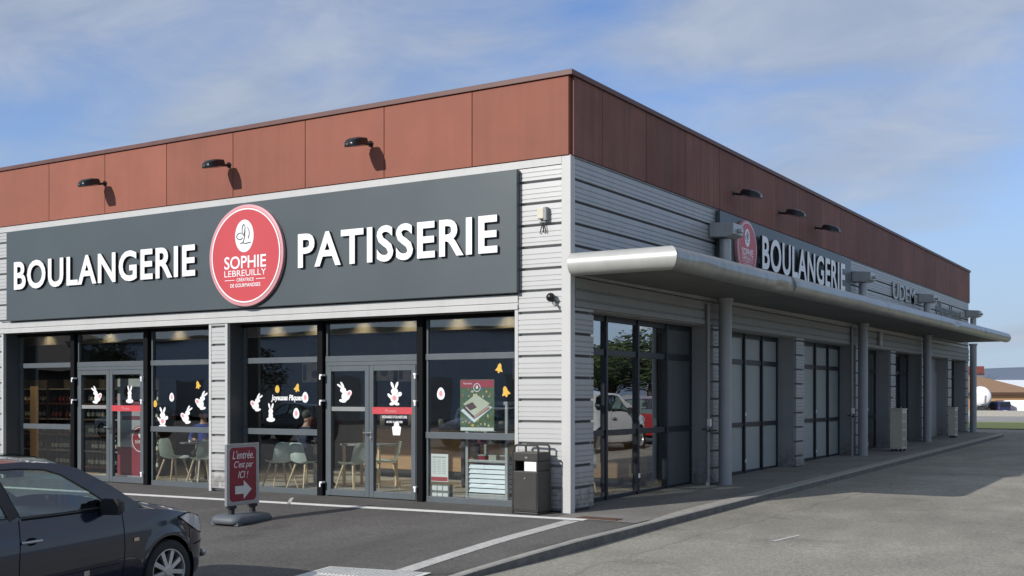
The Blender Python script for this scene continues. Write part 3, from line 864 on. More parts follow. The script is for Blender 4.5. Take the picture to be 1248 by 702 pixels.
for x in (-.217,.177):
    m.tube([(x,-.16,.86),(x,-.16,.93),(x+(.03 if x<0 else -.03),-.16,.955)],.016,8)
m.tube([(-.217,-.16,.86),(-.217,-.16,.93),(-.19,-.16,.957),(.15,-.16,.957),(.177,-.16,.93),(.177,-.16,.86)],.016,8)
m.tube([(-.217,.13,.86),(-.217,.13,.93),(-.19,.13,.957),(.15,.13,.957),(.177,.13,.93),(.177,.13,.86)],.016,8)
m.tube([(-.24,-.17,.0),(-.24,-.17,.88)],.014,8)
m.build('handle_rail', M['bin'], t, True)

# ------------------------------------------------------------------ pavement board
z0 = z_park(-3.72,-2.55)
t = thing('pavement_sign', 'red and silver pavement board with white arrow on a grey ballast base', 'board sign', (-3.72,-2.6,z0), math.radians(3))
m = MB()
def rr(w, h, r, n=5):
    P = []
    for cx, cy, a0 in ((w/2-r,h/2-r,0),(-w/2+r,h/2-r,90),(-w/2+r,-h/2+r,180),(w/2-r,-h/2+r,270)):
        for i in range(n+1):
            a = math.radians(a0+90*i/n); P.append((cx+r*math.cos(a), cy+r*math.sin(a)))
    return P
# ballast base: lozenge with a swollen top
rings = []
for s, z in ((.94,.0),(1,.025),(1,.07),(.92,.105),(.70,.125)):
    rings.append([(p[0]*s, p[1]*s, z) for p in rr(.50,.80,.12)])
m.loft(rings)
for yy in (-.3,.3):
    for xx in (-.2,.2): m.box(xx-.04,xx+.04,yy-.05,yy+.05,-.012,.03)
m.build('ballast_base', M['ball'], t, True, angle=50)
for yy in (-.21,.21):
    m = MB(); m.box(-.03,.03,yy-.035,yy+.035,.10,.24); m.box(-.035,.035,yy-.07,yy+.07,.20,.238)
    m.build('spring_foot', M['dark'], t, bevel=.008)
m = MB()
Z0, Z1, HW = .24, 1.09, .325
for a, b, c, d in ((-HW,-HW+.035,Z0,Z1),(HW-.035,HW,Z0,Z1),(-HW+.035,HW-.035,Z0,Z0+.035),(-HW+.035,HW-.035,Z1-.035,Z1)): m.box(-.022,.022,a,b,c,d)
m.build('frame', M['alloy'], t, bevel=.006)
MB().box(-.014,.0165,-HW+.036,HW-.036,Z0+.036,Z1-.036).build('poster_sheet', mat('poster_grey', (.42,.42,.43), .4), t)
sd = SIDE(.0175,0,(Z0+Z1)/2)
m = MB(); m.prism(rr(.53,.74,.06), .002, sd); pf = m.build('poster_panel', M['redboard'], t)
text("L'entrée.", 'board_lettering', M['white'], pf, sd@T(.0,.27,.0025), w=.42, h=.115, ext=.001, shear=.25)
text("C'est par", 'board_lettering', M['white'], pf, sd@T(.01,.125,.0025), w=.38, h=.12, ext=.001, shear=.25)
text("ICI !", 'board_lettering', M['white'], pf, sd@T(.0,-.005,.0025), w=.20, h=.095, ext=.001, shear=.25)
m = MB(); m.prism([(-.16,-.055),(.01,-.055),(.01,-.13),(.17,0),(.01,.13),(.01,.055),(-.16,.055)], .001, sd@T(0,-.215,.0025)); m.build('arrow', M['paper'], pf)

# ------------------------------------------------------------------ cream cabinets on the far pavement
for i, (x, y, h, wd, dp, lab) in enumerate(((.60,16.9,1.08,.32,.20,'taller cream cabinet standing on the pavement beyond the second column'),(.42,25.2,.95,.22,.10,'cream cabinet standing on the pavement beyond the third column'))):
    zb = .011*y
    t = thing('outdoor_cabinet', lab, 'cabinet', (x,y,zb), 0, 'cream cabinets outside the farther shops')
    m = MB(); m.box(-wd/2,wd/2,-.3,dp,.06,h); m.build('casing', M['cream'], t, bevel=.012)
    m = MB(); m.box(-wd/2-.012,wd/2+.012,-.315,dp+.015,h,h+.04); m.build('top', M['cream'], t, bevel=.01)
    m = MB()
    for k in range(4):
        for q in range(3): m.box(wd/2+.001,wd/2+.012,-.28+q*(dp+.3)/3,-.32+(q+1)*(dp+.3)/3,.12+k*(h-.16)/4,.08+(k+1)*(h-.16)/4)
    m.build('compartment_door', mat('compartment_grey', (.36,.34,.29), .5, var=.2), t, bevel=.004)
    for xx in (-wd/2+.03,wd/2-.08):
        for yy in (-.28,dp-.07): MB().box(xx,xx+.05,yy,yy+.05,-.02,.06).build('foot', M['dark'], t)
# ------------------------------------------------------------------ vinyl stickers and notices on the shop glass
YO = RC+.024
def flat(mb, pts, Mx, z, mi=0): mb.face([Mx@Vector((p[0],p[1],z)) for p in pts], mi)
def rabbit(x, z, h, pose, flip, label):
    t = thing('rabbit_sticker', label, 'sticker', (x,YO,z), 0, 'easter stickers on the shop front glass')
    Mx = FRONT(0,0,0)
    s = h/1.0; f = -1 if flip else 1
    m = MB(); k = [0]
    def el(cx, cy, rx, ry, rot=0, mi=0):
        c, sn = math.cos(rot), math.sin(rot)
        P = []
        for px, py in ellipse(rx, ry, 18):
            P.append(((cx+px*c-py*sn)*s*f*1.25, (cy+px*sn+py*c)*s*.93))
        k[0] += 1
        flat(m, P if f > 0 else P[::-1], Mx, .0006*k[0], mi)
    if pose == 0:      # standing, facing
        el(-.09,.40,.055,.17,.35); el(.09,.40,.055,.17,-.3); el(0,.13,.15,.15); el(0,-.18,.17,.22); el(-.1,-.43,.11,.07,.2); el(.1,-.43,.11,.07,-.2); el(-.2,-.08,.06,.14,.6); el(.22,.0,.09,.11,-.5)
        el(0,-.17,.085,.12,0,1)
    elif pose == 1:    # sitting up in an egg shell
        el(-.08,.38,.05,.18,.25); el(.09,.38,.05,.18,-.25); el(0,.1,.13,.14); el(0,-.14,.12,.2); el(0,-.36,.24,.13)
        el(-.12,-.42,.07,.03,0,0)
    else:              # leaning, hugging an egg
        el(.12,.40,.05,.17,-.5); el(.24,.34,.05,.16,-.9); el(.08,.14,.14,.13); el(-.05,-.14,.2,.24,.3); el(.1,-.38,.17,.08,.2); el(-.2,-.02,.12,.17,.4)
        el(-.2,-.02,.075,.11,.4,1)
    m.build('sticker_shape', [M['white'], M['eggpink']], t)
    return t
rabbit(-10.52,1.65,.36,2,True,'white rabbit sticker on the dark left leaf of the left doors')
rabbit(-9.58,1.66,.34,1,False,'white rabbit sticker above the red band of the left doors')
rabbit(-8.68,1.24,.38,0,False,'white rabbit sticker standing low in the pane right of the left doors')
rabbit(-8.06,1.29,.35,2,False,'white rabbit sticker hugging an egg in the pane right of the left doors')
rabbit(-7.68,1.55,.36,2,False,'white rabbit sticker above the person in blue')
rabbit(-6.33,1.52,.33,2,False,'white rabbit sticker hugging an egg left of the white script words')
rabbit(-5.99,1.35,.33,1,False,'white rabbit sticker under the white script words')
rabbit(-4.35,1.69,.36,2,True,'white rabbit sticker on the left leaf of the right doors')
rabbit(-3.33,1.67,.38,0,False,'white rabbit sticker above the red band of the right doors')
def egg(x, z, h, m1, label):
    t = thing('egg_sticker', label, 'sticker', (x,YO,z), 0, 'egg stickers on the shop front glass')
    m = MB(); P = [(p[0]*h*.38*(1-.16*p[1]), p[1]*h*.5) for p in ellipse(1,1,24)]
    flat(m, P, FRONT(0,0,0), .0006); flat(m, [(p[0]*.45,p[1]*.5) for p in P], FRONT(0,0,0), .0012, 1)
    m.build('sticker_shape', [M['white'] if m1 == 'eggpink' else M[m1], M[m1]], t)
egg(-8.44,1.62,.16,'eggpink','pink and white egg sticker right of the left doors')
egg(-8.88,1.50,.13,'yellow','pale yellow egg sticker beside the left door post')
egg(-7.22,1.30,.16,'eggpink','pink egg sticker at the right edge of the left bay glass')
egg(-5.84,1.76,.13,'yellow','pale yellow egg sticker above the white script words')
egg(-5.21,1.62,.18,'eggpink','pink egg sticker at the end of the white script words')
egg(-5.41,1.35,.18,'eggpink','pink egg sticker under the white script words')
egg(-2.43,1.68,.19,'eggpink','pink egg sticker left of the cake poster')
def bell(x, z, h, rot, label):
    t = thing('bell_sticker', label, 'sticker', (x,YO,z), 0, 'bell stickers on the shop front glass')
    h *= .82; m = MB(); P = [(-.5,-.35),(.5,-.35),(.42,-.2),(.28,.0),(.22,.3),(.08,.5),(-.08,.5),(-.22,.3),(-.28,.0),(-.42,-.2)]
    c, s = math.cos(rot), math.sin(rot)
    flat(m, [((p[0]*c-p[1]*s)*h,(p[0]*s+p[1]*c)*h) for p in P], FRONT(0,0,0), .0006)
    flat(m, [((p[0]*.13*c-(p[1]*.13-.42)*s)*h,(p[0]*.13*s+(p[1]*.13-.42)*c)*h) for p in ellipse(1,1,12)], FRONT(0,0,0), .0012)
    m.build('sticker_shape', M['yellow'], t)
bell(-7.76,1.84,.17,.3,'yellow bell sticker above the seated person in blue')
bell(-5.39,1.78,.17,-.3,'yellow bell sticker above the white script words')
bell(-1.25,1.71,.19,.25,'yellow bell sticker right of the cake poster')
bell(-1.36,2.06,.17,-.2,'yellow bell sticker at the top right of the glass near the menu board')
t = thing('window_lettering', 'white script words on the glass of the middle pane', 'lettering', (-5.63,YO,1.6))
text('Joyeuses Pâques', 'lettering', M['white'], t, FRONT(0,0,0)@T(0,0,.0005), w=.70, h=.125, ext=.0008, shear=.2, off=.03)
t = thing('window_lettering', 'two small white lines of opening hours under a red door band', 'lettering', (-3.33,RC-.0,1.28))
t.location.y = YO
text("HORAIRES D'OUVERTURE", 'lettering', M['white'], t, FRONT(0,0,0)@T(0,.03,.0005), w=.50, h=.045, ext=.0008, off=.02)
text('6H30 À 20H00', 'lettering', M['white'], t, FRONT(0,0,0)@T(0,-.045,.0005), w=.32, h=.042, ext=.0008, off=.02)
t = thing('bag_sticker', 'small white pastry bag sticker low on the right door leaf', 'sticker', (-3.29,YO,1.10))
m = MB(); flat(m, [(-.07,-.08),(.07,-.08),(.09,.05),(.05,.07),(-.05,.07),(-.09,.05)], FRONT(0,0,0), .0006); flat(m, ellipse(.05,.045,14,0,.09), FRONT(0,0,0), .0012)
m.build('sticker_shape', M['white'], t)
# the cake poster hanging inside the right pane
YI = RC+.055
t = thing('cake_poster', 'green cake poster with red header hanging in the right front window', 'poster', (-1.78,YI,1.50))
Mx = FRONT(0,0,0)
m = MB(); m.box(-.31,.31,-.395,.395,-.006,0,M=Mx); m.build('sheet', mat('poster_green', (.035,.075,.028), .5, col2=(.10,.16,.06), scale=14), t)
m = MB(); m.box(-.30,.30,.27,.385,.0008,.0016,M=Mx); m.build('header', M['pinkdim'], t)
m = MB(); m.box(-.30,.30,-.385,-.335,.0008,.0016,M=Mx); m.build('footer', M['paper'], t)
ring_mesh('ring', .055, .065, .001, Mx@T(0,.27,.003), M['white'], t, 28)
m = MB(); flat(m, ellipse(.02,.028,14,0,.275), Mx, .0035); m.build('emblem', M['white'], t)
text('Nouveau', 'lettering', M['white'], t, Mx@T(-.17,.335,.0022), w=.16, h=.03, ext=.0004)
m = MB(); flat(m, [(-.30,-.08),(-.05,-.26),(.27,-.03),(.02,.10)], Mx, .0022); m.build('cake_board', M['louvre'], t)
m = MB()
flat(m, [(-.25,-.0),(-.05,-.16),(-.05,-.21),(-.25,-.05)], Mx, .0030, 1); flat(m, [(-.05,-.16),(.23,.02),(.23,-.05),(-.05,-.21)], Mx, .0030, 2)
flat(m, [(-.25,.02),(-.05,-.15),(.23,.03),(-.02,.17)], Mx, .0037, 0); flat(m, [(-.22,.0),(-.12,-.08),(.0,-.03),(-.08,.05)], Mx, .0045, 1)
flat(m, [(-.05,-.178),(.23,-.0),(.23,-.015),(-.05,-.193)], Mx, .0045, 0)
m.build('cake_picture', [mat('icing', (.55,.55,.42), .5), mat('chocolate', (.09,.04,.025), .5), mat('sponge', (.32,.13,.08), .5)], t)
random.seed(3); m = MB()
for i in range(46):
    x, y = random.uniform(-.28,.28), random.choice([random.uniform(.12,.26), random.uniform(-.32,-.2), random.uniform(-.33,.26)])
    if abs(x+.01) < .26 and -.2 < y < .15 and abs(x+.0)/.28+abs(y+.02)/.2 < 1: continue
    flat(m, ellipse(random.uniform(.008,.026), random.uniform(.008,.026), 9, x, y), Mx, .0026+.00002*i, i%4)
m.build('ornaments', [mat('ornament_cream', (.55,.52,.36), .5), mat('ornament_blue', (.07,.14,.25), .5), mat('ornament_brown', (.28,.13,.07), .5), M['yellow']], t)
# white opening-hours notice with a red foot, and the leaflets under it
t = thing('notice', 'white timetable notice with red foot low on the right window', 'notice', (-2.48,YI,.53))
m = MB(); m.box(-.165,.165,-.215,.215,-.003,0,M=Mx); m.build('sheet', M['paper'], t)
m = MB(); m.box(-.155,.155,-.205,-.14,.0006,.0012,M=Mx); m.build('foot_band', M['pinkdim'], t)
m = MB()
for i in range(9):
    for q in range(3): m.box(-.13+q*.09,-.13+q*.09+.07,.12-i*.026,.128-i*.026,.0006,.001,M=Mx)
m.box(-.13,.13,.155,.175,.0006,.001,M=Mx)
m.build('print_lines', mat('pale_print', (.30,.36,.36), .6), t)
t = thing('leaflet_rack', 'small grey-green leaflet rack at the foot of the right window', 'rack', (-2.48,YI+.02,.05))
m = MB(); m.box(-.17,.17,0,.1,0,.22); m.build('rack', mat('rack_green', (.16,.19,.17), .5), t, bevel=.005)
m = MB()
for i in range(2):
    for q in range(3): m.box(-.15+q*.105,-.06+q*.105,-.006-.002*i,-.002-.002*i,.02+i*.11,.09+i*.11)
m.build('leaflet', M['paper'], t)

# ------------------------------------------------------------------ inside the shop
def chair_at():
    t = thing('shell_chair', 'x', 'chair', (0,0,0), 0, 'shell chairs inside the bakery')
    # seat and back in one curved shell; +y is the front
    prof = [(.22,.43),(.18,.455),(.06,.45),(-.08,.445),(-.16,.46),(-.205,.52),(-.235,.62),(-.255,.72),(-.27,.80),(-.275,.825)]
    wid = [.17,.205,.225,.225,.22,.215,.21,.20,.17,.11]
    th = .014; n = 8
    bm = bmesh.new(); rows = []
    for (y, z), wd in zip(prof, wid):
        row = []
        for i in range(n+1):
            u = -1+2*i/n; dish = .05*u*u
            row.append(bm.verts.new((u*wd, y + (dish if z > .5 else 0), z + (dish if z <= .5 else 0))))
        rows.append(row)
    for a, b in zip(rows[:-1], rows[1:]):
        for i in range(n): bm.faces.new((a[i], a[i+1], b[i+1], b[i]))
    bmesh.ops.solidify(bm, geom=bm.faces[:], thickness=th)
    bmesh.ops.recalc_face_normals(bm, faces=bm.faces[:])
    me = bpy.data.meshes.new('shell'); bm.to_mesh(me); bm.free()
    mkobj('shell', me, M['sage'], t, True)
    for sx, sy in ((1,1),(-1,1),(1,-1),(-1,-1)):
        m = MB(); m.tube([(sx*.13,sy*.12,.435),(sx*.235,sy*.235-.01,.0)], [.019,.012], 8); m.build('leg', M['beech'], t, True)
    return t
ch0 = chair_at()
CH = [(-9.12,.98,-1.35,'pale shell chair at the left edge of the pane right of the left doors'),
      (-8.38,1.02,1.3,'pale shell chair beside the pillar in the left bay, back towards the pillar'),
      (-6.42,1.0,1.2,'pale shell chair in the middle pane with its back to the right'),
      (-5.92,1.12,-.15,'pale shell chair carrying the person in the dark jacket'),
      (-5.02,1.35,1.45,'pale shell chair behind the left leaf of the right doors'),
      (-4.85,2.05,2.2,'pale shell chair behind the right leaf of the right doors'),
      (-.95,2.2,.5,'chair seen through the first side window')]
for i, (x, y, rz, lab) in enumerate(CH):
    c = ch0 if i == 0 else dup(ch0)
    c.location = (x,y,.004); c.rotation_euler = (0,0,rz); c['label'] = lab
for x, y, lab in ((-8.95,1.42,'round cafe table with steel post in the left bay'),(-6.35,1.85,'round cafe table with steel post in the middle pane'),(-5.6,2.0,None),(-1.3,3.0,'round cafe table seen through the first side window')):
    if lab is None: continue
    t = thing('cafe_table', lab, 'table', (x,y,.004), 0, 'cafe tables inside the bakery')
    m = MB(); m.lathe([(.33,.72),(.34,.73),(.34,.745)], 28); m.build('table_top', M['greytrim'], t, bevel=.004)
    m = MB(); m.tube([(0,0,.02),(0,0,.72)], .035, 14); m.build('post', M['steel'], t, True)
    m = MB(); m.lathe([(.21,.0),(.21,.012),(.06,.03)], 24); m.build('base', M['steel'], t, True)
for x, y, lab in ((-9.05,1.32,'white cup on the round table in the left bay'),(-6.3,1.75,'white cup on the round table in the middle pane')):
    t = thing('cup', lab, 'cup', (x,y,.75))
    m = MB(); m.lathe([(.025,0),(.036,.03),(.038,.075),(.034,.075),(.03,.02)], 14); m.build('bowl', M['white'], t, True)
    m = MB(); m.tube([(.035,0,.06),(.06,0,.055),(.058,0,.03),(.033,0,.02)], .005, 6); m.build('handle', M['white'], t, True)
# high wooden table behind the right doors
t = thing('high_table', 'pale narrow-legged table behind the left leaf of the right doors', 'table', (-5.3,2.15,.004))
m = MB(); m.box(-.45,.45,-.3,.3,.74,.775); m.build('table_top', M['greytrim'], t, bevel=.004)
for sx in (-.4,.4):
    for sy in (-.25,.25): m = MB(); m.box(sx-.02,sx+.02,sy-.02,sy+.02,0,.74); m.build('leg', M['beech'], t)
# bottle shelves behind the left bay
t = thing('bottle_shelves', 'dark shelving full of bottles behind the left doors', 'shelves', (-13.0,2.1,.004))
m = MB()
for x in (-2.4,-1.2,.0,1.2,2.4): m.box(x-.025,x+.025,-.2,.2,0,2.0)
m.build('upright', M['dark'], t)
for k, z in enumerate((.12,.46,.80,1.14,1.48,1.80)):
    m = MB(); m.box(-2.38,2.38,-.19,.19,z-.025,z); m.build('shelf', M['greytrim'] if k%2 else M['coping'], t)
MB().box(-2.42,2.42,.2,.215,.0,2.0).build('back_panel', M['inwall'], t)
MB().box(-1.75,-1.5,-.24,-.205,.0,1.85).build('side_board', M['beech'], t)
bm_glass = [mat('bottle_green', (.012,.03,.012), .15, coat=.5), mat('bottle_red', (.05,.008,.012), .15, coat=.5), mat('bottle_amber', (.09,.05,.012), .15, coat=.5)]
lab_m = [mat('bottle_label', (.62,.62,.5), .6), mat('bottle_label_red', (.25,.04,.04), .6)]
protos = []
for q in range(3):
    r = thing('bottle', 'bottle standing upright on the dark shelves behind the left doors', 'bottle', (0,0,0), 0, 'bottles on the dark shelves')
    m = MB(); m.lathe([(.037,0),(.038,.01),(.038,.17),(.030,.205),(.014,.235),(.013,.285),(.015,.287),(.015,.30)], 10); m.build('bottle_glass', bm_glass[q], r, True)
    m = MB(); m.lathe([(.0386,.06),(.0386,.14)], 10, cap=False); m.build('label', lab_m[q%2], r)
    protos.append(r)
random.seed(5); first = [True]*3; cnt = 0
for z in (.12,.46,.80,1.14,1.48):
    for i in range(39):
        x = -2.3 + i*.12
        if any(abs(x-u) < .06 for u in (-2.4,-1.2,.0,1.2,2.4)): continue
        if random.random() < .12: continue
        q = (i//5 + int(z*10)) % 3
        b = protos[q] if first[q] else dup(protos[q]); first[q] = False
        b.location = (-13.0+x, 2.0+random.uniform(-.02,.02), .006+z)
        cnt += 1
# roll-up banner
t = thing('roll_up_banner', 'roll-up banner with pale top and red foot behind the left doors', 'banner', (-10.5,1.2,.004))
m = MB(); m.box(-.5,.5,-.004,.004,.06,1.98); m.build('sheet', mat('banner_grey', (.34,.35,.35), .5), t)
m = MB(); m.box(-.5,.5,-.0055,-.0045,.06,.62); m.build('red_field', M['redboard'], t)
m = MB(); m.prism(ellipse(.27,.27,36), .001, FRONT(.18,-.0062,.78)); rf = m.build('roundel', M['redboard'], t)
ring_mesh('ring', .235, .25, .001, FRONT(.18,-.0076,.78), M['white'], rf, 36)
m = MB(); m.prism(ellipse(.055,.075,20), .001, FRONT(.18,-.0078,.88)); m.build('emblem', M['white'], rf)
text('SOPHIE', 'lettering', M['white'], rf, FRONT(.18,-.0078,.73), w=.3, h=.06, ext=.001)
m = MB(); m.box(-.36,.4,-.0057,-.0047,1.42,1.56); m.prism(ellipse(.12,.12,24), .001, FRONT(-.18,-.0057,1.72)); m.box(-.36,.2,-.0057,-.0047,1.16,1.24); m.build('print_block', mat('banner_maroon', (.13,.03,.035), .6), t)
m = MB(); m.box(-.52,.52,-.09,.09,.0,.06); m.build('cassette', M['alloy'], t, bevel=.01)
# refrigerated display case
t = thing('display_case', 'glass display case with pale louvred front behind the right window', 'display case', (-1.72,.80,.004))
m = MB()
for x in (-.36,.36):
    for y in (-.26,.26): m.box(x-.025,x+.025,y-.025,y+.025,.06,1.5)
m.box(-.335,.335,-.275,-.245,.62,.66); m.box(-.335,.335,-.275,-.245,.06,.14); m.box(-.335,.335,-.235,.235,.6,.64); m.box(-.385,.385,-.285,.285,1.5,1.55); m.box(-.335,.335,-.235,.235,.06,.1)
m.build('frame', M['galv'], t, bevel=.005)
m = MB()
for k in range(6):
    z = .16+k*.073; m.face([(-.33,-.272,z),(.33,-.272,z),(.33,-.245,z+.058),(-.33,-.245,z+.058)])
    m.face([(.362,-.23,z),(.362,.23,z),(.35,.23,z+.058),(.35,-.23,z+.058)])
m.build('louvre', M['louvre'], t)
MB().box(-.33,.33,-.24,.235,.101,.59).build('cabinet', M['dark'], t)
m = MB()
for z in (.9,1.18): m.box(-.33,.33,-.23,.23,z,z+.012)
m.build('shelf', M['galv'], t)
m = MB(); m.face([(-.335,-.255,.66),(.335,-.255,.66),(.335,-.255,1.5),(-.335,-.255,1.5)]); m.build('door', M['glass'], t)
for x in (-.33,.33):
    for y in (-.2,.2): m = MB(); m.lathe([(.03,0),(.03,.03)], 12, T(x-.015,y,.03)@R(PI/2,'Y')); m.build('castor', M['dark'], t)
random.seed(9)
for i in range(6):
    b = thing('pastry_box', 'small boxed pastry on a shelf in the display case', 'box', (-1.92+.2*(i%3),.76,.648+.27*(i//3)+ (.266 if i//3 else .0)), 0, 'boxed pastries in the display case')
    if i//3: b.location.z = .92
    m = MB(); m.box(-.07,.07,-.07,.07,0,.07); m.build('box_base', [M['pinkdim'],M['cream'],M['coping']][i%3], b, bevel=.005)
    m = MB(); m.box(-.073,.073,-.073,.073,.071,.085); m.build('lid', M['paper'], b, bevel=.004)
# wooden counter with goods
t = thing('counter', 'long wood fronted serving counter at the back of the bakery', 'counter', (-3.0,4.6,.004))
m = MB(); m.box(-4.2,1.9,-.35,.35,.16,.98); m.build('front_panel', M['wood'], t, bevel=.006)
m = MB(); m.box(-4.22,1.92,-.40,.36,.98,1.03); m.build('worktop', M['darkgrey'], t, bevel=.006)
m = MB(); m.box(-4.15,1.85,-.32,.32,0,.16); m.build('plinth', M['dark'], t)
random.seed(21)
for i in range(12):
    x = -6.8 + i*.36
    b = thing('jar', 'lidded jar standing on the serving counter', 'jar', (x,4.45+random.uniform(-.08,.08),1.036), 0, 'jars on the serving counter')
    h = random.uniform(.12,.26)
    m = MB(); m.lathe([(.05,0),(.055,.02),(.055,h*.8),(.04,h)], 12); m.build('jar_body', [M['paper'],bm_glass[2],M['cream'],M['steel']][i%4], b, True)
    m = MB(); m.lathe([(.045,h),(.045,h+.025)], 12); m.build('lid', M['dark'], b)
# menu boards hanging over the counter
for i, (x, z, wd, lab) in enumerate(((-8.0,2.12,.5,'hanging menu board with pastry picture, left one in the middle pane'),(-6.25,2.14,.7,'hanging menu board with pastry picture, right one in the middle pane'),(-5.5,2.12,.55,'hanging menu board seen through the right doors'),(-2.75,2.15,.8,'hanging menu board over the cake poster'))):
    t = thing('menu_board', lab, 'menu board', (x,3.6,z), 0, 'menu boards over the serving counter')
    m = MB(); m.box(-wd/2,wd/2,-.015,.015,-.2,.2); m.build('board', mat('menu_brown', (.42,.33,.25), .6, col2=(.62,.50,.38), scale=6), t)
    m = MB(); m.box(-wd/2+.03,-wd/2+.12,-.018,-.0155,-.16,.16); m.prism(ellipse(.09,.08,18), .002, FRONT(wd*.2,-.018,-.04)); m.build('print', M['coping'], t)
    m = MB(); m.tube([(-wd/2+.05,0,.2),(-wd/2+.05,0,1.24)],.004,5); m.tube([(wd/2-.05,0,.2),(wd/2-.05,0,1.24)],.004,5); m.build('wire', M['dark'], t)
# recessed downlights washing the bulkhead (lit in the photograph)
DLX = (-14.75,-12.66,-10.5,-7.77,-6.74,-5.61,-4.55,-3.5,-2.45)
pos = [((x,2.16,3.22),(0,0,0)) for x in DLX] + [((-.62,y,3.3),(0,0,0)) for y in (3.9,5.4,6.9)]
pos += [((x,y,3.3),(0,0,0)) for x, y in ((-14.4,1.5),(-13.2,1.5),(-12.0,1.5),(-10.8,1.5),(-8.2,3.9),(-6.0,3.9),(-3.6,3.9),(-1.6,3.9))]  # extra ceiling lamps, added to brighten the shelves and counter
for i, (p, r) in enumerate(pos):
    t = thing('downlight', 'lit downlight washing the pale bulkhead behind the upper glass' if i < 12 else 'added ceiling downlight brightening the bottle shelves and the serving counter', 'lamp', p, 0, 'lit downlights along the bulkhead' if i < 12 else 'added downlights over shelves and counter')
    m = MB(); m.lathe([(.05,.0),(.05,.10)], 16, cap=False); m.build('housing', M['white'], t, True)
    m = MB(); m.lathe([(.04,.05),(.04,.052)], 16); m.build('bulb', M['bulb'], t)
    ld = bpy.data.lights.new('downlight', 'SPOT'); ld.energy = 34 if i < 12 else 95; ld.color = (1,.74,.42); ld.spot_size = math.radians(95); ld.spot_blend = 1.0; ld.shadow_soft_size = .05
    lo = bpy.data.objects.new('downlight_lamp', ld); COL.objects.link(lo); lo.parent = t; lo.location = (0,0,.02)

# ------------------------------------------------------------------ people inside
def person(name, label, J, radii, edges, mats, matf, loc, rz=0, hair=None):
    me = bpy.data.meshes.new('person')
    keys = list(J); idx = {k:i for i,k in enumerate(keys)}
    me.from_pydata([J[k] for k in keys], [(idx[a],idx[b]) for a,b in edges], [])
    o = bpy.data.objects.new('person', me); COL.objects.link(o)
    sk = o.modifiers.new('skin','SKIN'); sk.use_smooth_shade = True; sk.branch_smoothing = .4
    sv = me.skin_vertices[0].data
    for k,i in idx.items():
        r = radii[k]; r = r if isinstance(r, tuple) else (r,r); sv[i].radius = r; sv[i].use_root = (k == 'pelvis')
    sb = o.modifiers.new('sub','SUBSURF'); sb.levels = 2; sb.render_levels = 2
    bpy.context.view_layer.update()
    dg = bpy.context.evaluated_depsgraph_get()
    m2 = bpy.data.meshes.new_from_object(o.evaluated_get(dg))
    COL.objects.unlink(o); bpy.data.objects.remove(o)
    m2.materials.clear()
    for m in mats: m2.materials.append(m)
    seg = [(a,b,Vector(J[a]),Vector(J[b])) for a,b in edges]
    for p in m2.polygons:
        c = p.center; best = None
        for a,b,u,v in seg:
            d = v-u; t = max(0,min(1,(c-u).dot(d)/max(1e-9,d.length_squared)))
            q = (u+d*t-c).length
            if best is None or q < best[0]: best = (q,a,b,t)
        p.material_index = matf(best[1],best[2],best[3]); p.use_smooth = True
    m2.name = 'person'
    r = bpy.data.objects.new('person', m2); COL.objects.link(r); r.location = loc; r.rotation_euler = (0,0,rz)
    tag(r, label, 'person')
    hd = Vector(J['head'])
    m = MB(); m.ell(hd+Vector((0,-.022,.045)), (.085,.10,.085), 16, 10); m.build('hair', hair or M['dark'], r, True)
    m = MB(); m.ell(hd+Vector((0,.098,-.02)), (.014,.02,.02), 8, 6)
    for s in (-1,1): m.ell(hd+Vector((s*.08,.0,-.02)), (.012,.02,.03), 8, 6)
    m.build('nose_and_ears', M['skin'], r, True)
    return r
RAD = dict(pelvis=(.155,.12), waist=(.145,.11), chest=(.165,.115), neck=.055, jaw=.062, head=.09, crown=.075,
    shl=.062, ell=.045, wrl=.03, hal=.036, fil=.018, shr=.062, elr=.045, wrr=.03, har=.036, fir=.018,
    hil=.095, knl=.062, anl=.042, tol=.038, hir=.095, knr=.062, anr=.042, tor=.038)
ED = [('pelvis','waist'),('waist','chest'),('chest','neck'),('neck','jaw'),('jaw','head'),('head','crown'),('chest','shl'),('shl','ell'),('ell','wrl'),('wrl','hal'),('hal','fil'),
      ('chest','shr'),('shr','elr'),('elr','wrr'),('wrr','har'),('har','fir'),('pelvis','hil'),('hil','knl'),('knl','anl'),('anl','tol'),('pelvis','hir'),('hir','knr'),('knr','anr'),('anr','tor')]
def mf(a, b, t):
    if b in ('head','crown','jaw') or a in ('jaw','head') or b in ('hal','har','fil','fir'): return 0
    if b == 'neck': return 0 if t > .75 else 1
    if b in ('tol','tor'): return 3
    if a in ('pelvis','hil','hir','knl','knr') and b != 'waist': return 2
    return 1
SIT = dict(pelvis=(0,-.02,.56), waist=(0,-.04,.74), chest=(0,-.01,.97), neck=(0,.02,1.13), jaw=(0,.045,1.19), head=(0,.05,1.27), crown=(0,.04,1.33),
    shl=(-.19,.0,1.04), ell=(-.25,.10,.80), wrl=(-.14,.32,.79), hal=(-.10,.40,.79), fil=(-.07,.45,.785), shr=(.19,.0,1.04), elr=(.25,.10,.80), wrr=(.14,.32,.79), har=(.10,.40,.79), fir=(.07,.45,.785),
    hil=(-.10,.06,.54), knl=(-.13,.43,.52), anl=(-.13,.42,.09), tol=(-.14,.56,.05), hir=(.10,.06,.54), knr=(.13,.43,.52), anr=(.13,.42,.09), tor=(.14,.56,.05))
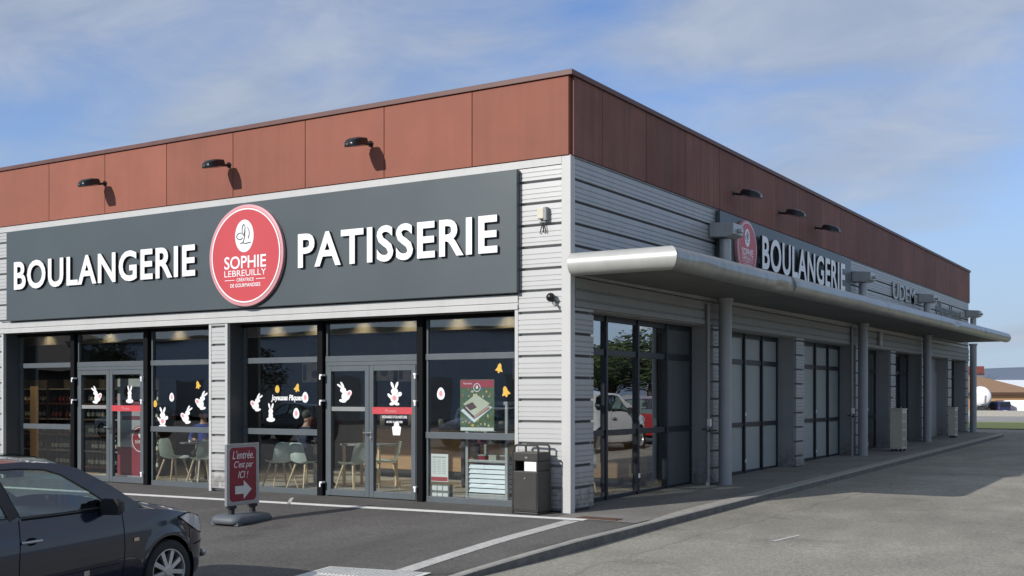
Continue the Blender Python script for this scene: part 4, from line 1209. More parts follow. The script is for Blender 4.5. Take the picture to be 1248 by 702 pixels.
STAND = dict(pelvis=(0,0,.93), waist=(0,0,1.10), chest=(0,-.02,1.32), neck=(0,0,1.49), jaw=(0,.02,1.54), head=(0,.03,1.62), crown=(0,.02,1.69),
    shl=(-.19,-.01,1.41), ell=(-.25,.0,1.13), wrl=(-.20,.2,1.02), hal=(-.17,.28,1.02), fil=(-.15,.34,1.01), shr=(.19,-.01,1.41), elr=(.26,-.03,1.13), wrr=(.24,.1,.92), har=(.23,.14,.85), fir=(.22,.16,.78),
    hil=(-.10,0,.87), knl=(-.11,.02,.49), anl=(-.12,-.02,.09), tol=(-.13,.12,.04), hir=(.10,0,.87), knr=(.12,.02,.49), anr=(.14,.0,.09), tor=(.16,.13,.04))
blue = mat('blue_shirt', (.02,.05,.26), .8); jacket = mat('navy_jacket', (.018,.026,.055), .8); trous = mat('dark_trousers', (.03,.03,.034), .85); shoe = mat('dark_shoes', (.02,.018,.016), .5)
ch_p = dup(ch0, (-9.32,1.92,.004), 3.77, 'pale shell chair carrying the person in the blue top')
person('p', 'person in a bright blue top sitting at the round table in the left bay', SIT, RAD, ED, [M['skin'],blue,trous,shoe], mf, (-9.32,1.92,0), 3.77, mat('brown_hair', (.05,.03,.02), .7))
person('p', 'person in a dark navy jacket sitting with back to the middle pane', SIT, RAD, ED, [M['skin'],jacket,trous,shoe], mf, (-5.92,1.12,0), -.15, mat('grey_hair', (.07,.06,.05), .7))
person('p', 'person in black trousers standing behind the right window', STAND, RAD, ED, [M['skin'],jacket,trous,shoe], mf, (-3.35,2.5,.004), .4, mat('black_hair', (.02,.016,.014), .7))
# ------------------------------------------------------------------ cars
def interp(tab, y):
    if y <= tab[0][0]: return tab[0][1]
    for (a,va),(b,vb) in zip(tab[:-1],tab[1:]):
        if y <= b:
            t = (y-a)/(b-a); return va+(vb-va)*t
    return tab[-1][1]
def smooth_interp(tab, y):
    n = len(tab)
    if y <= tab[0][0]: return tab[0][1]
    if y >= tab[-1][0]: return tab[-1][1]
    for i in range(n-1):
        (a,va),(b,vb) = tab[i],tab[i+1]
        if y <= b:
            h = b-a; t = (y-a)/h
            m0 = ((vb-va)/h if i == 0 else (vb-tab[i-1][1])/(b-tab[i-1][0]))
            m1 = ((vb-va)/h if i == n-2 else (tab[i+2][1]-va)/(tab[i+2][0]-a))
            t2, t3 = t*t, t*t*t
            return (2*t3-3*t2+1)*va + (t3-2*t2+t)*h*m0 + (-2*t3+3*t2)*vb + (t3-t2)*h*m1
CW = [(-1.99,.50),(-1.94,.66),(-1.85,.755),(-1.6,.815),(-1.375,.845),(-.8,.853),(0,.853),(.7,.85),(1.2,.845),(1.5,.815),(1.7,.765),(1.83,.69),(1.92,.58),(1.97,.46),(2.0,.33)]
CB = [(-1.99,.92),(-1.8,.99),(-1.3,1.0),(0,.965),(.5,.95),(.8,.935),(1.2,.885),(1.6,.80),(1.8,.735),(1.92,.68),(2.0,.60)]
CHD = [(.4,1.06),(.8,1.035),(1.2,.965),(1.6,.875),(1.8,.80),(1.92,.73),(2.0,.64)]
CF = [(.15,.90),(.2,.935),(.3,.975),(.45,1.0),(.62,1.0),(.78,.985),(.88,.962),(.94,.945),(1.02,.92)]
AX = (1.24,-1.335)
def zlow(y):
    z = .205 if -1.8 < y < 1.75 else .205 + .5*max(0, y-1.75) + .4*max(0, -1.8-y)
    for a in AX:
        d = abs(y-a)
        if d < .345: z = max(z, .29+math.sqrt(.345**2-d*d))
    return z
def Xs(y, z):
    zb = smooth_interp(CB, y)
    if z <= zb: 
        f = 0
        for a in AX: f = max(f, math.exp(-((math.hypot(y-a, z-.29)-.36)/.05)**2))
        return smooth_interp(CW, y)*smooth_interp(CF, z) + .010*f
    return smooth_interp(CW, y)*smooth_interp(CF, zb) - .06*(z-zb) - .40*(z-zb)**2
def fill2d(outer, holes=(), step=.06):
    """flat triangulation of an outline with holes -> list of triangles in 2D"""
    bm = bmesh.new(); ed = []
    for lp in [outer]+list(holes):
        P = []
        for a, b in zip(lp, lp[1:]+lp[:1]):
            k = max(1, int(math.hypot(b[0]-a[0], b[1]-a[1])/step))
            for i in range(k): P.append((a[0]+(b[0]-a[0])*i/k, a[1]+(b[1]-a[1])*i/k))
        vs = [bm.verts.new((p[0],p[1],0)) for p in P]
        ed += [bm.edges.new((vs[i], vs[(i+1)%len(vs)])) for i in range(len(vs))]
    bmesh.ops.triangle_fill(bm, use_beauty=True, use_dissolve=False, edges=ed)
    tr = [[(v.co.x, v.co.y) for v in f.verts] for f in bm.faces]
    bm.free(); return tr
def make_car(name, label, paint, loc, rz, sc=(1,1,1), group=None, cat='car', detail=True):
    t = thing(name, label, cat, loc, rz, group)
    t.scale = sc
    ys = sorted(set([round(v,3) for v in frange(-1.99,-1.80,6)+frange(-1.8,2.0,70)+[1.93,1.95,1.97,1.985,2.0] + [a+.345*math.cos(q*PI/14) for a in AX for q in range(15)]]))
    bm = bmesh.new(); NS, NH = 14, 8
    for s in (1,-1):
        prev = None
        for y in ys:
            z0, zb = zlow(y), smooth_interp(CB, y)
            row = []
            for i in range(NS+1):
                z = z0+(zb-z0)*i/NS; row.append((s*Xs(y,z), y, z))
            xb = Xs(y, zb)
            hz = smooth_interp(CHD, y) if y > .4 else zb+.02
            for i in range(1, NH+1):
                u = 1-i/NH; row.append((s*xb*u, y, zb+(hz-zb)*(1-u**2.6)))
            cur = [bm.verts.new(p) for p in row]
            if prev:
                for i in range(NS+NH):
                    if i >= NS and -1.95 < y < .78: continue
                    bm.faces.new((prev[i],prev[i+1],cur[i+1],cur[i]))
            else: first_row = cur
            prev = cur
        for r in (first_row, prev):
            c = bm.verts.new((0, r[0].co.y, r[0].co.z))
            bm.faces.new(r + [c])
    bmesh.ops.remove_doubles(bm, verts=bm.verts[:], dist=.0008)
    # greenhouse side frames with window openings
    outer = [(.98,.925),(.62,1.165),(.30,1.345),(.10,1.405),(-.25,1.445),(-.8,1.452),(-1.25,1.425),(-1.55,1.37),(-1.80,1.12),(-1.93,.955),(-1.5,.99),(-.8,.985),(0,.96),(.5,.945)]
    fw_ = [(.60,.985),(.33,1.165),(.10,1.31),(-.05,1.365),(-.30,1.395),(-.545,1.403),(-.46,1.20),(-.375,1.005),(0,.995)]
    rw_ = [(-.485,1.01),(-.575,1.20),(-.66,1.403),(-1.05,1.39),(-1.30,1.34),(-1.50,1.14),(-1.40,1.03),(-.9,1.02)]
    for s in (1,-1):
        mp = {}
        for tri in fill2d(outer, [fw_, rw_]):
            vs = []
            for p in tri:
                k = (round(p[0],4), round(p[1],4))
                if k not in mp: mp[k] = bm.verts.new((s*(Xs(p[0],p[1])+.001), p[0], p[1]))
                vs.append(mp[k])
            try: bm.faces.new(vs)
            except ValueError: pass
    # roof
    rail = outer[3:8]
    rows = []
    for i in range(len(rail)-1):
        for q in range(4):
            a, b = rail[i], rail[i+1]; rows.append((a[0]+(b[0]-a[0])*q/4, a[1]+(b[1]-a[1])*q/4))
    rows.append(rail[-1]); prev = None
    for (y, z) in rows:
        X = Xs(y, z)+.001
        cur = [bm.verts.new((X*u, y + .07*(1-u*u)*(1 if y > -.4 else -.5), z + .05*(1-abs(u)**2.4))) for u in [-1+2*i/16 for i in range(17)]]
        if prev:
            for i in range(16): bm.faces.new((prev[i],prev[i+1],cur[i+1],cur[i]))
        prev = cur
    bmesh.ops.recalc_face_normals(bm, faces=bm.faces[:])
    me = bpy.data.meshes.new('body'); bm.to_mesh(me); bm.free()
    body = mkobj('body', me, paint, t, True, angle=38)
    # glass
    for s in (1,-1):
        for nm, poly in (('side_window', fw_), ('side_window', rw_)):
            m = MB()
            for tri in fill2d(poly): m.face([(s*(Xs(p[0],p[1])-.006), p[0], p[1]) for p in tri])
            m.build(nm, M['carglass'], t, True)
            # rubber seal round the opening
            m = MB(); P = [(s*(Xs(p[0],p[1])+.002), p[0], p[1]) for p in poly]; m.tube(P+[P[0]], .007, 6); m.build('window_seal', M['dark'], t, True)
    def screen(A, Bt, bul, nm):
        m = MB(); prev = None
        for q in range(9):
            y = A[0]+(Bt[0]-A[0])*q/8; z = A[1]+(Bt[1]-A[1])*q/8; X = Xs(y, z)-.004
            cur = [(X*u, y+(bul*(1-q/8*.45))*(1-u*u), z+.012*(1-u*u)+ (.05*(q/8)*(1-abs(u)**2.4))) for u in [-1+2*i/14 for i in range(15)]]
            if prev:
                for i in range(14): m.face([prev[i],prev[i+1],cur[i+1],cur[i]])
            prev = cur
        m.build(nm, M['carglass'], t, True)
    screen((.98,.925),(.10,1.405),.13,'windscreen'); screen((-1.93,.955),(-1.55,1.37),-.06,'rear_window')
    # B pillar cover, door shut lines, side moulding, sill
    def ribbon(pts, w, dx, nm, m_, parent=t, s=1):
        m = MB()
        P = []
        for a, b in zip(pts[:-1], pts[1:]):
            k = max(1,int(math.hypot(b[0]-a[0],b[1]-a[1])/.04))
            for i in range(k): P.append((a[0]+(b[0]-a[0])*i/k, a[1]+(b[1]-a[1])*i/k))
        P.append(pts[-1]); prev = None
        for i, p in enumerate(P):
            q = P[min(i+1,len(P)-1)]; o = P[max(0,i-1)]
            d = Vector((q[0]-o[0], q[1]-o[1])).normalized(); n = Vector((-d.y,d.x))*w/2
            cur = [(s*(Xs(c[0],c[1])+dx), c[0], c[1]) for c in (Vector(p)+n, Vector(p)-n)]
            if prev: m.face([prev[0],prev[1],cur[1],cur[0]])
            prev = cur
        return m.build(nm, m_, parent, True)
    for s in (1,-1):
        ribbon([(-.43,1.0),(-.515,1.20),(-.605,1.40)], .10, .004, 'pillar_cover', M['dark'], s=s)
        ribbon([(.70,.925),(.69,.6),(.66,.35),(.62,.24)], .008, .0015, 'shut_line', M['black'], s=s)
        ribbon([(-.385,.985),(-.41,.8),(-.44,.6),(-.44,.26)], .008, .0015, 'shut_line', M['black'], s=s)
        ribbon([(-1.40,1.0),(-1.36,.8),(-1.10,.62),(-1.02,.45),(-1.0,.26)], .008, .0015, 'shut_line', M['black'], s=s)
        ribbon([(.63,.45),(-.42,.45)], .055, .009, 'side_moulding', paint, s=s); ribbon([(-.46,.45),(-.97,.45)], .055, .009, 'side_moulding', paint, s=s)
        ribbon([(.80,.225),(-.98,.225)], .035, .004, 'sill', M['dark'], s=s)
        ribbon([(.60,.965),(0,.975),(-.36,.985)], .018, .004, 'waist_seal', M['black'], s=s)
        if detail:
            ribbon([(.86,.66),(.80,.66)], .03, .006, 'side_repeater', M['beech'], s=s)
            ribbon([(.27,.45),(.21,.45)], .045, .0115, 'badge', M['chrome'], s=s)
        for yh in (-.30,-1.22) if detail else (-.30,):
            m = MB(); x = s*(Xs(yh,.80)); m.ell((x, yh, .80), (.008,.06,.035), 14, 8); m.build('handle_cup', M['black'], t, True)
            m = MB(); m.tube([(x+s*.006,yh-.095,.802),(x+s*.032,yh-.075,.804),(x+s*.034,yh+.07,.804),(x+s*.006,yh+.09,.802)], .0135, 8); m.build('door_handle', M['alloy'], t, True)
        # mirror
        m = MB(); xm = Xs(.58,.95)
        m.loft([[(s*(xm+.12+q*.11*k), .50+dy, 1.0+z*k) for q, z in ((-1,-.05),(-.75,-.075),(.8,-.07),(1,-.03),(1,.045),(.75,.075),(-.7,.07),(-1,.04))] for dy, k in ((-.05,.97),(-.02,1),(.03,.9),(.065,.55),(.075,.25))]); m.build('mirror', M['dark'], t, True)
        m = MB(); m.tube([(s*(xm-.02),.57,.965),(s*(xm+.08),.52,.975)], .022, 8); m.build('mirror_arm', M['dark'], t, True)
        # headlamp lens swept round the corner
        m = MB(); outl = [(1.40,.79),(1.62,.655),(1.80,.585),(1.92,.585),(1.965,.63),(1.90,.685),(1.74,.758),(1.55,.812)]
        for tri in fill2d(outl, step=.03):
            m.face([(s*(Xs(p[0],p[1])+.006+.0*p[0]), p[0], p[1]) for p in tri])
        hl = m.build('headlamp', mat('lamp_glass', (.55,.57,.58), .12, .3, coat=1), t, True)
        m = MB(); P = [(s*(Xs(p[0],p[1])+.006), p[0], p[1]) for p in outl]; m.tube(P+[P[0]], .006, 6); m.build('lamp_edge', M['black'], hl, True)
        m = MB(); m.ell((s*.60,1.93,.36),(.06,.03,.045),12,8); m.build('fog_lamp', M['steel'], t, True)
        ribbon([(1.62,.50),(1.80,.50),(1.93,.505)], .012, .003, 'bumper_line', M['black'], s=s)
        ribbon([(1.56,.70),(1.56,.52),(1.52,.42)], .007, .0015, 'shut_line', M['black'], s=s)
        m = MB(); m.box(s*.62 if s > 0 else -.80, .80 if s > 0 else s*.62, -1.97,-1.80,.68,.9); m.build('tail_lamp', M['pinkdim'], t, bevel=.02)
    # grille and number plate
    m = MB(); m.box(-.42,.42,1.985,2.012,.30,.44); m.build('grille', M['dark'], t, bevel=.01)
    # under body and cabin
    m = MB(); m.box(-.68,.68,-1.85,1.75,.20,.42); m.build('underbody', M['dark'], t)
    m = MB()
    for sx in (-.37,.37):
        m.loft([[(sx-.24,-.42,.42),(sx+.24,-.42,.42),(sx+.24,.12,.42),(sx-.24,.12,.42)],[(sx-.24,-.42,.60),(sx+.24,-.42,.60),(sx+.24,.12,.64),(sx-.24,.12,.64)]])
        m.loft([[(sx-.23,-.46,.58),(sx+.23,-.46,.58),(sx+.23,-.32,.60),(sx-.23,-.32,.60)],[(sx-.21,-.66,1.10),(sx+.21,-.66,1.10),(sx+.21,-.56,1.12),(sx-.21,-.56,1.12)]])
        m.box(sx-.12,sx+.12,-.70,-.60,1.16,1.30)
    m.box(-.60,.60,-1.15,-.7,.42,.60); m.box(-.60,.60,-1.30,-1.15,.58,1.08)
    m.build('seat', mat('seat_cloth', (.22,.225,.23), .9), t, bevel=.03)
    m = MB(); m.loft([[(-.74,.40,.60),(.74,.40,.60),(.74,.95,.60),(-.74,.95,.60)],[(-.74,.45,.90),(.74,.45,.90),(.74,.92,.93),(-.74,.92,.93)]]); m.build('dashboard', M['bin'], t, bevel=.03)
    m = MB(); Wm = T(-.37,.33,.90)@R(math.radians(65),'X')
    m.tube([Wm@Vector((.185*math.cos(a),.185*math.sin(a),0)) for a in frange(0,2*PI,28)], .014, 8)
    m.box(-.17,.17,-.025,.02,-.01,.01,M=Wm); m.box(-.02,.02,-.17,.0,-.01,.01,M=Wm); m.lathe([(.05,-.02),(.045,.02)],14,Wm); m.build('steering_wheel', M['greytrim'], t, True)
    m = MB(); m.box(-.10,.10,.16,.19,1.28,1.34); m.build('rear_view_mirror', M['dark'], t, bevel=.01)
    # wheels
    for s in (1,-1):
        for a in AX:
            Wx = T(s*.745,a,.298)@R(s*PI/2,'Y')
            wh = MB(); wh.lathe([(.20,-.09),(.25,-.10),(.283,-.092),(.297,-.07),(.299,0),(.297,.07),(.283,.092),(.25,.10),(.212,.098),(.205,.085)], 40, Wx, cap=False)
            # outer is local +z
            ty = wh.build('wheel', M['rubber'], t, True)
            m = MB(); m.lathe([(.205,-.08),(.205,.084),(.212,.094),(.200,.094),(.192,.075),(.188,.02)], 40, Wx, cap=False)
            for k in range(9):
                Q = Wx@R(2*PI*k/9,'Z')
                m.loft([[Q@Vector(p) for p in ((.035,-.019,.055),(.035,.019,.055),(.035,.019,.085),(.035,-.019,.085))],[Q@Vector(p) for p in ((.198,-.025,.055),(.198,.025,.055),(.198,.022,.082),(.198,-.022,.082))]])
            m.lathe([(.055,.05),(.055,.082),(.04,.092)], 20, Wx)
            m.build('rim', M['alloy'], ty, True, angle=30)
            m = MB(); m.lathe([(.19,.0),(.19,.02)], 24, Wx); m.build('brake_disc', M['bin'], ty)
            m = MB(); m.lathe([(.352,-.30),(.352,.075)], 36, Wx, cap=False); m.lathe([(.352,-.30),(.05,-.301)], 36, Wx, cap=False); m.build('wheel_well', M['black'], t, True)
    if detail:
        m = MB(); m.tube([(.35,-1.1,1.47),(.35,-1.25,1.62)], .004, 6); m.build('aerial', M['dark'], t)
    return t
navy = mat('navy_car_paint', (.006,.009,.024), .16, .0, var=.05, coat=1, spec=.4)
car = make_car('parked_car', 'dark navy hatchback parked nose towards the shop front', navy, (-1.33,-7.93,-.335), math.radians(5.0))
# the car stands on the fall of the car park: nose up
car.rotation_euler = (math.radians(1.8), 0, math.radians(5.0))
whitep = mat('white_car_paint', (.80,.80,.79), .25, coat=1, var=.03); redp = mat('red_car_paint', (.30,.02,.02), .25, coat=1, var=.05); silverp = mat('silver_car_paint', (.36,.37,.38), .3, .4, coat=1, var=.03)
GRP = 'cars parked opposite the shop, seen in its glass'
make_car('parked_car', 'tall white car mirrored in the first side window', whitep, (6.7,14.9,z_road(14)), 0, (1.05,1.08,1.16), GRP, detail=False)
make_car('parked_car', 'red car mirrored in the side windows beyond the white one', redp, (6.9,20.3,z_road(19)), 0, (1,1,1), GRP, detail=False)
make_car('parked_car', 'pale silver car mirrored in the right front window', silverp, (-17.5,-24,-.315), .25, (1,1,1), GRP, detail=False)
make_car('parked_car', 'dark car mirrored in the middle front window', navy, (-27,-23,-.315), PI/2+.1, (1,1.05,1.08), GRP, detail=False)
make_car('parked_car', 'pale silver car mirrored in the left front window', silverp, (-37,-22.5,-.315), PI/2-.1, (1,1.05,1.08), GRP, detail=False)

# ------------------------------------------------------------------ beyond the far end of the shop
sheet('grass', [-90,-60,-30,-15,-8,0,8,20,60,120], [30.3,31,34,38,42.0], lambda x,y: -.5, M['grass']) if False else None
sheet('grass', [-90,-60,-30,-15,-8,0,8,20,60,120], [32.6,33.5,35,37,40.2], lambda x,y: far_z(y)+.03, M['grass'])
M['farroad'] = asphalt('far_road_asphalt', (.30,.29,.27), (.34,.33,.31), .8, False)
sheet('road', [-120,-60,-30,-15,0,15,60,120], [40.2,42,46,50,58,64,72,84,100,126], lambda x,y: far_z(y)+.015, M['farroad'])
mb = MB()
for y, h in ((98,.25),(124,.55)):
    mb.box(-120,60,y,y+.3,far_z(y)-.3,far_z(y)+h)
tag(mb.build('kerb', M['stone']), kind='structure')
def placed(name, label, cat, x, y, rz, group=None): return thing(name, label, cat, (x,y,far_z(y)-.03), rz, group)
VR = math.radians(31.85)
# orange rendered building with hipped tile roof
t = placed('roadside_building', 'low orange rendered building with brown hipped roof beyond the far road', 'building', -18.7, 169.7, VR)
m = MB(); m.box(-26,4.2,0,11,0,3.2); m.build('wall', mat('orange_render', (.50,.29,.15), .85, var=.06), t)
m = MB(); E_ = [(-26.5,-.6,3.1),(4.9,-.6,3.1),(4.9,11.6,3.1),(-26.5,11.6,3.1)]; Rg = [(-19,5.5,6.2),(-4.6,5.5,6.2)]
m.face([E_[0],E_[1],Rg[1],Rg[0]]); m.face([E_[2],E_[3],Rg[0],Rg[1]]); m.face([E_[1],E_[2],Rg[1]]); m.face([E_[3],E_[0],Rg[0]])
m.build('roof', mat('roof_tiles', (.24,.14,.085), .85, col2=(.30,.19,.12), scale=3), t)
MB().box(-26.55,4.95,-.65,11.65,2.75,3.09).build('fascia', mat('brown_fascia', (.10,.055,.04), .7), t)
for x in (-20,-14,-8.5,-.8):
    m = MB(); m.box(x-1.3,x+1.3,-.05,.0,.0,1.9); w_ = m.build('window', M['coping'], t)
    m = MB(); m.box(x-1.15,x+1.15,-.07,-.051,.9,1.8); m.build('pane', M['louvre'], w_)
# white industrial shed behind
t = placed('industrial_shed', 'low white industrial shed with shallow roof behind the orange building', 'shed', -24.5, 236, VR)
m = MB(); m.box(-6,40,0,20,0,4.2); m.build('wall', M['trim'], t)
m = MB(); A = [(-6.3,-.3,4.2),(40.3,-.3,4.2),(40.3,10,5.9),(-6.3,10,5.9)]; m.face(A); m.face([(p[0],20-p[1],p[2]) for p in A][::-1]); m.build('roof', M['white'], t)
m = MB()
for x in (2,10,18,26): m.box(x,x+4,-.06,-.0,.0,3.6)
m.build('gate', M['galv'], t)
# brown-red hanging board on posts
t = placed('roadside_board', 'brown red board on posts beyond the far end of the shop', 'board', -14.2, 113.6, VR)
m = MB(); m.box(-1.6,1.2,-.06,.06,4.55,5.25); m.build('board', mat('board_red', (.22,.06,.045), .6), t); m = MB(); m.box(-1.62,1.22,-.07,.07,4.3,4.54); m.build('lower_board', M['coping'], t)
for x in (-1.5,-.6):
    m = MB(); m.lathe([(.07,0),(.07,5.25)], 10, T(x,.13,0)); m.build('post', M['column'], t, True)
# tanker lorry
t = placed('tanker_lorry', 'white tanker lorry parked in front of the orange building', 'lorry', -18.9, 146.8, VR-.4)
m = MB(); m.lathe([(.5,-3.1),(1.05,-3.0),(1.25,-2.8),(1.28,-2.4),(1.28,2.4),(1.25,2.8),(1.05,3.0),(.5,3.1)], 28, T(0,0,2.5)@R(PI/2,'X')); m.build('tank', M['white'], t, True)
m = MB()
for y in (-2.3,-.8,.8,2.3): m.tube([(1.30*math.cos(a),y,2.5+1.30*math.sin(a)) for a in frange(0,2*PI,24)], .05, 6)
m.tube([(0,-3.1,1.5),(.5,-3.15,1.6),(.6,-3.15,2.6)], .09, 8); m.build('band', M['steel'], t, True)
m = MB(); m.loft([[(x,y,z) for x,y,z in ((-1.2,3.5,.6),(1.2,3.5,.6),(1.2,5.4,.6),(-1.2,5.4,.6))],[(x,y,z) for x,y,z in ((-1.2,3.5,2.9),(1.2,3.5,2.9),(1.2,5.2,2.9),(-1.2,5.2,2.9))]]); m.build('cab', M['white'], t, bevel=.1)
m = MB(); m.box(-1.0,1.0,5.26,5.42,1.75,2.6); m.build('windscreen', M['navy'], t)
m = MB(); m.box(-.5,.5,-3.1,5.2,.75,1.1); m.box(-1.2,1.2,-3.2,-3.0,.55,.8); m.build('chassis', M['dark'], t)
for y in (-2.3,-1.1,4.4):
    for s in (-1,1): m = MB(); m.lathe([(.3,-.15),(.5,-.15),(.52,0),(.5,.15),(.3,.15)], 20, T(s*1.02,y,.5)@R(PI/2,'Y')); m.build('wheel', M['rubber'], t, True)
# vans
def van(name, label, m_, x, y, rz, L=4.4, H=1.85, W=.88):
    t = placed(name, label, 'van', x, y, rz)
    def sec(yy, zl, zt, w, wt): return [(-w,yy,zl),(w,yy,zl),(w,yy,zl+(zt-zl)*.55),(wt,yy,zt),(-wt,yy,zt),(-w,yy,zl+(zt-zl)*.55)]
    m = MB(); m.loft([sec(-L/2,.35,H-.06,W*.94,W*.78), sec(-L/2+.06,.25,H,W,W*.82), sec(L*.12,.25,H,W,W*.82), sec(L*.24,.25,H*.86,W,W*.78), sec(L*.34,.25,H*.58,W,W*.9), sec(L*.47,.28,H*.48,W*.95,W*.85), sec(L/2,.35,H*.40,W*.8,W*.7)])
    m.build('body', m_, t, True, angle=25)
    m = MB(); m.box(-W*.70,W*.70,-L/2-.012,-L/2+.01,H*.58,H*.88); m.build('rear_window', M['navy'], t)
    m = MB(); m.face([(-W*.70,L*.255,H*.82),(W*.70,L*.255,H*.82),(W*.82,L*.335,H*.605),(-W*.82,L*.335,H*.605)]); m.build('windscreen', M['navy'], t)
    for s in (-1,1):
        m = MB(); m.box(s*W*.99-.02,s*W*.99+.02,-.2,L*.2,H*.56,H*.62); m.box(s*W*.9-.03,s*W*.9+.03,-.2,L*.16,H*.62,H*.82); m.build('side_window', M['navy'], t)
        m = MB(); m.box(s*W*.84-.04,s*W*.84+.04,-L/2-.015,-L/2+.01,.80,1.15); m.build('tail_lamp', M['pinkdim'], t)
        for yy in (-L*.3,L*.3): m = MB(); m.lathe([(.2,-.09),(.3,-.09),(.31,0),(.3,.09),(.2,.09)], 18, T(s*(W-.08),yy,.31)@R(PI/2,'Y')); m.build('wheel', M['rubber'], t, True)
    m = MB(); m.box(-.26,.26,-L/2-.014,-L/2+.01,.55,.67); m.build('number_plate', M['paper'], t)
    m = MB(); m.box(-W*.95,W*.95,-L/2-.06,-L/2+.04,.32,.5); m.build('bumper', M['dark'], t, bevel=.02)
    return t
van('parked_van', 'dark blue small van beside the tanker lorry beyond the far road', mat('blue_van_paint', (.02,.035,.10), .3, coat=1), -16.9, 147.8, VR-.02)
van('parked_van', 'white van beside the dark blue one beyond the far road', whitep, -15.5, 148.8, VR+.9, 4.7, 1.95, .92)
# hills
def ridge(name, dist, a0, a1, hf, m_, n=220):
    bm = bmesh.new(); prev = None
    for i in range(n+1):
        a = a0+(a1-a0)*i/n; c, s = math.sin(a), math.cos(a); h = hf(a)
        cur = [bm.verts.new((c*(dist+k*dist*.25), s*(dist+k*dist*.25), z)) for k, z in ((0,-8),(.45,h*.45),(.8,h*.85),(1,h),(1.6,h*.6))]
        if prev:
            for q in range(4): bm.faces.new((prev[q],prev[q+1],cur[q+1],cur[q]))
        prev = cur
    me = bpy.data.meshes.new(name); bm.to_mesh(me); bm.free()
    return tag(mkobj(name, me, m_, None, True), kind='structure')
from mathutils import noise
hillm = mat('hills_haze_tint', (.165,.20,.26), .95, var=.10, scale=.004, spec=0)  # distance haze is mixed into this blue-grey base colour
ridge('hills', 3000, -PI, PI, lambda a: 78 + 32*noise.noise(Vector((a*3.1,1.3,0))) + 13*noise.noise(Vector((a*9,4.1,0))) + 8*noise.noise(Vector((a*30,2,0))), hillm)

# ------------------------------------------------------------------ trees
barkm = mat('bark', (.07,.05,.035), .9, var=.3, scale=9)
leafm = [mat('foliage', (.035,.055,.016), .75, col2=(.085,.115,.03), scale=.8), mat('foliage_dark', (.022,.038,.014), .75, col2=(.06,.085,.028), scale=.8)]
def tree(name, label, loc, h, r, lm, seed, n=2600, group=None):
    rnd = random.Random(seed)
    t = thing(name, label, 'tree', loc, 0, group)
    m = MB(); m.tube([(0,0,0),(.03*h*.1,0,h*.3),(.0,.02*h,h*.6),(.02*h,0,h*.85)], [.028*h,.021*h,.012*h,.004*h], 9)
    cl = []
    for k in range(9):
        a = k*2.4; z = h*(.34+.055*k); L = r*rnd.uniform(.5,.9)*(1-.5*k/9)
        e = Vector((math.cos(a)*L, math.sin(a)*L, z+h*rnd.uniform(.06,.18)))
        m.tube([(0,0,z-h*.05),e*.5+Vector((0,0,z*.5)),e], [.009*h,.006*h,.002*h], 6); cl.append((e, r*rnd.uniform(.32,.5)))
    for k in range(8): cl.append((Vector((rnd.gauss(0,.3)*r, rnd.gauss(0,.3)*r, h*rnd.uniform(.5,.92))), r*rnd.uniform(.3,.5)))
    m.build('trunk', barkm, t, True)
    m = MB()
    for i in range(n):
        c, cr = rnd.choice(cl)
        d = Vector((rnd.gauss(0,1),rnd.gauss(0,1),rnd.gauss(0,1))).normalized()
        p = c + Vector((d.x,d.y,d.z*.75))*cr*rnd.uniform(.55,1.08)
        s = rnd.uniform(.012,.028)*h
        u = Vector((rnd.gauss(0,1),rnd.gauss(0,1),rnd.gauss(0,.6))).normalized(); v = u.orthogonal().normalized()
        m.face([p-u*s, p-v*s*.55, p+u*s, p+v*s*.55])
    m.build('crown', lm, t)
    return t
TG = 'trees opposite the shop, seen in its glass'
tr0 = tree('broadleaf_tree', 'broad green tree mirrored in the side windows', (18,50,.3), 8.5, 3.4, leafm[0], 1, group=TG); tr0.scale = (1,1,.6)
tr1 = tree('broadleaf_tree', 'dark green tree mirrored in the side windows', (23,54,.2), 10, 3.8, leafm[1], 2, group=TG); tr1.scale = (1,1,.55)
for i, (x, y, k) in enumerate(((34,-14,0),(39,-7,1),(36,0,0),(42,6,1),(38,12,0),(44,-20,1),(26,48,0),(13,56,1),(30,62,0),(19,66,1),(36,58,1),(24,76,0),(40,74,0),(46,60,1),(12,74,0),(34,88,1),(20,92,0),(50,84,1),(17,58,0),(22,60,1),(27,56,0),(33,66,1),(15,66,1),(38,68,0))):
    d = dup((tr0,tr1)[k], (x,y,far_z(y)-.1), i*1.3); d.scale = (1,1,.50+.05*(i%5))
for i, (x, y, k) in enumerate(((-46,-40,0),(-62,-42,1),(-24,-42,1),(-82,-44,0))):
    d = dup((tr0,tr1)[k], (x,y,-.35), i*2.1, 'tree mirrored in the front windows', 'trees across the car park, seen in the front glass'); d.scale = (.7,.7,.6)
FG = 'small trees behind the orange building'
tree('far_tree', 'small dark tree showing between the brown roof and the white shed', (-36.2,262,-.95), 7.0, 3.6, leafm[1], 5, 500, FG)
tree('far_tree', 'small dark tree half hidden by the brown roof', (-40.5,256,-.95), 6.6, 3.6, leafm[1], 6, 500, FG)
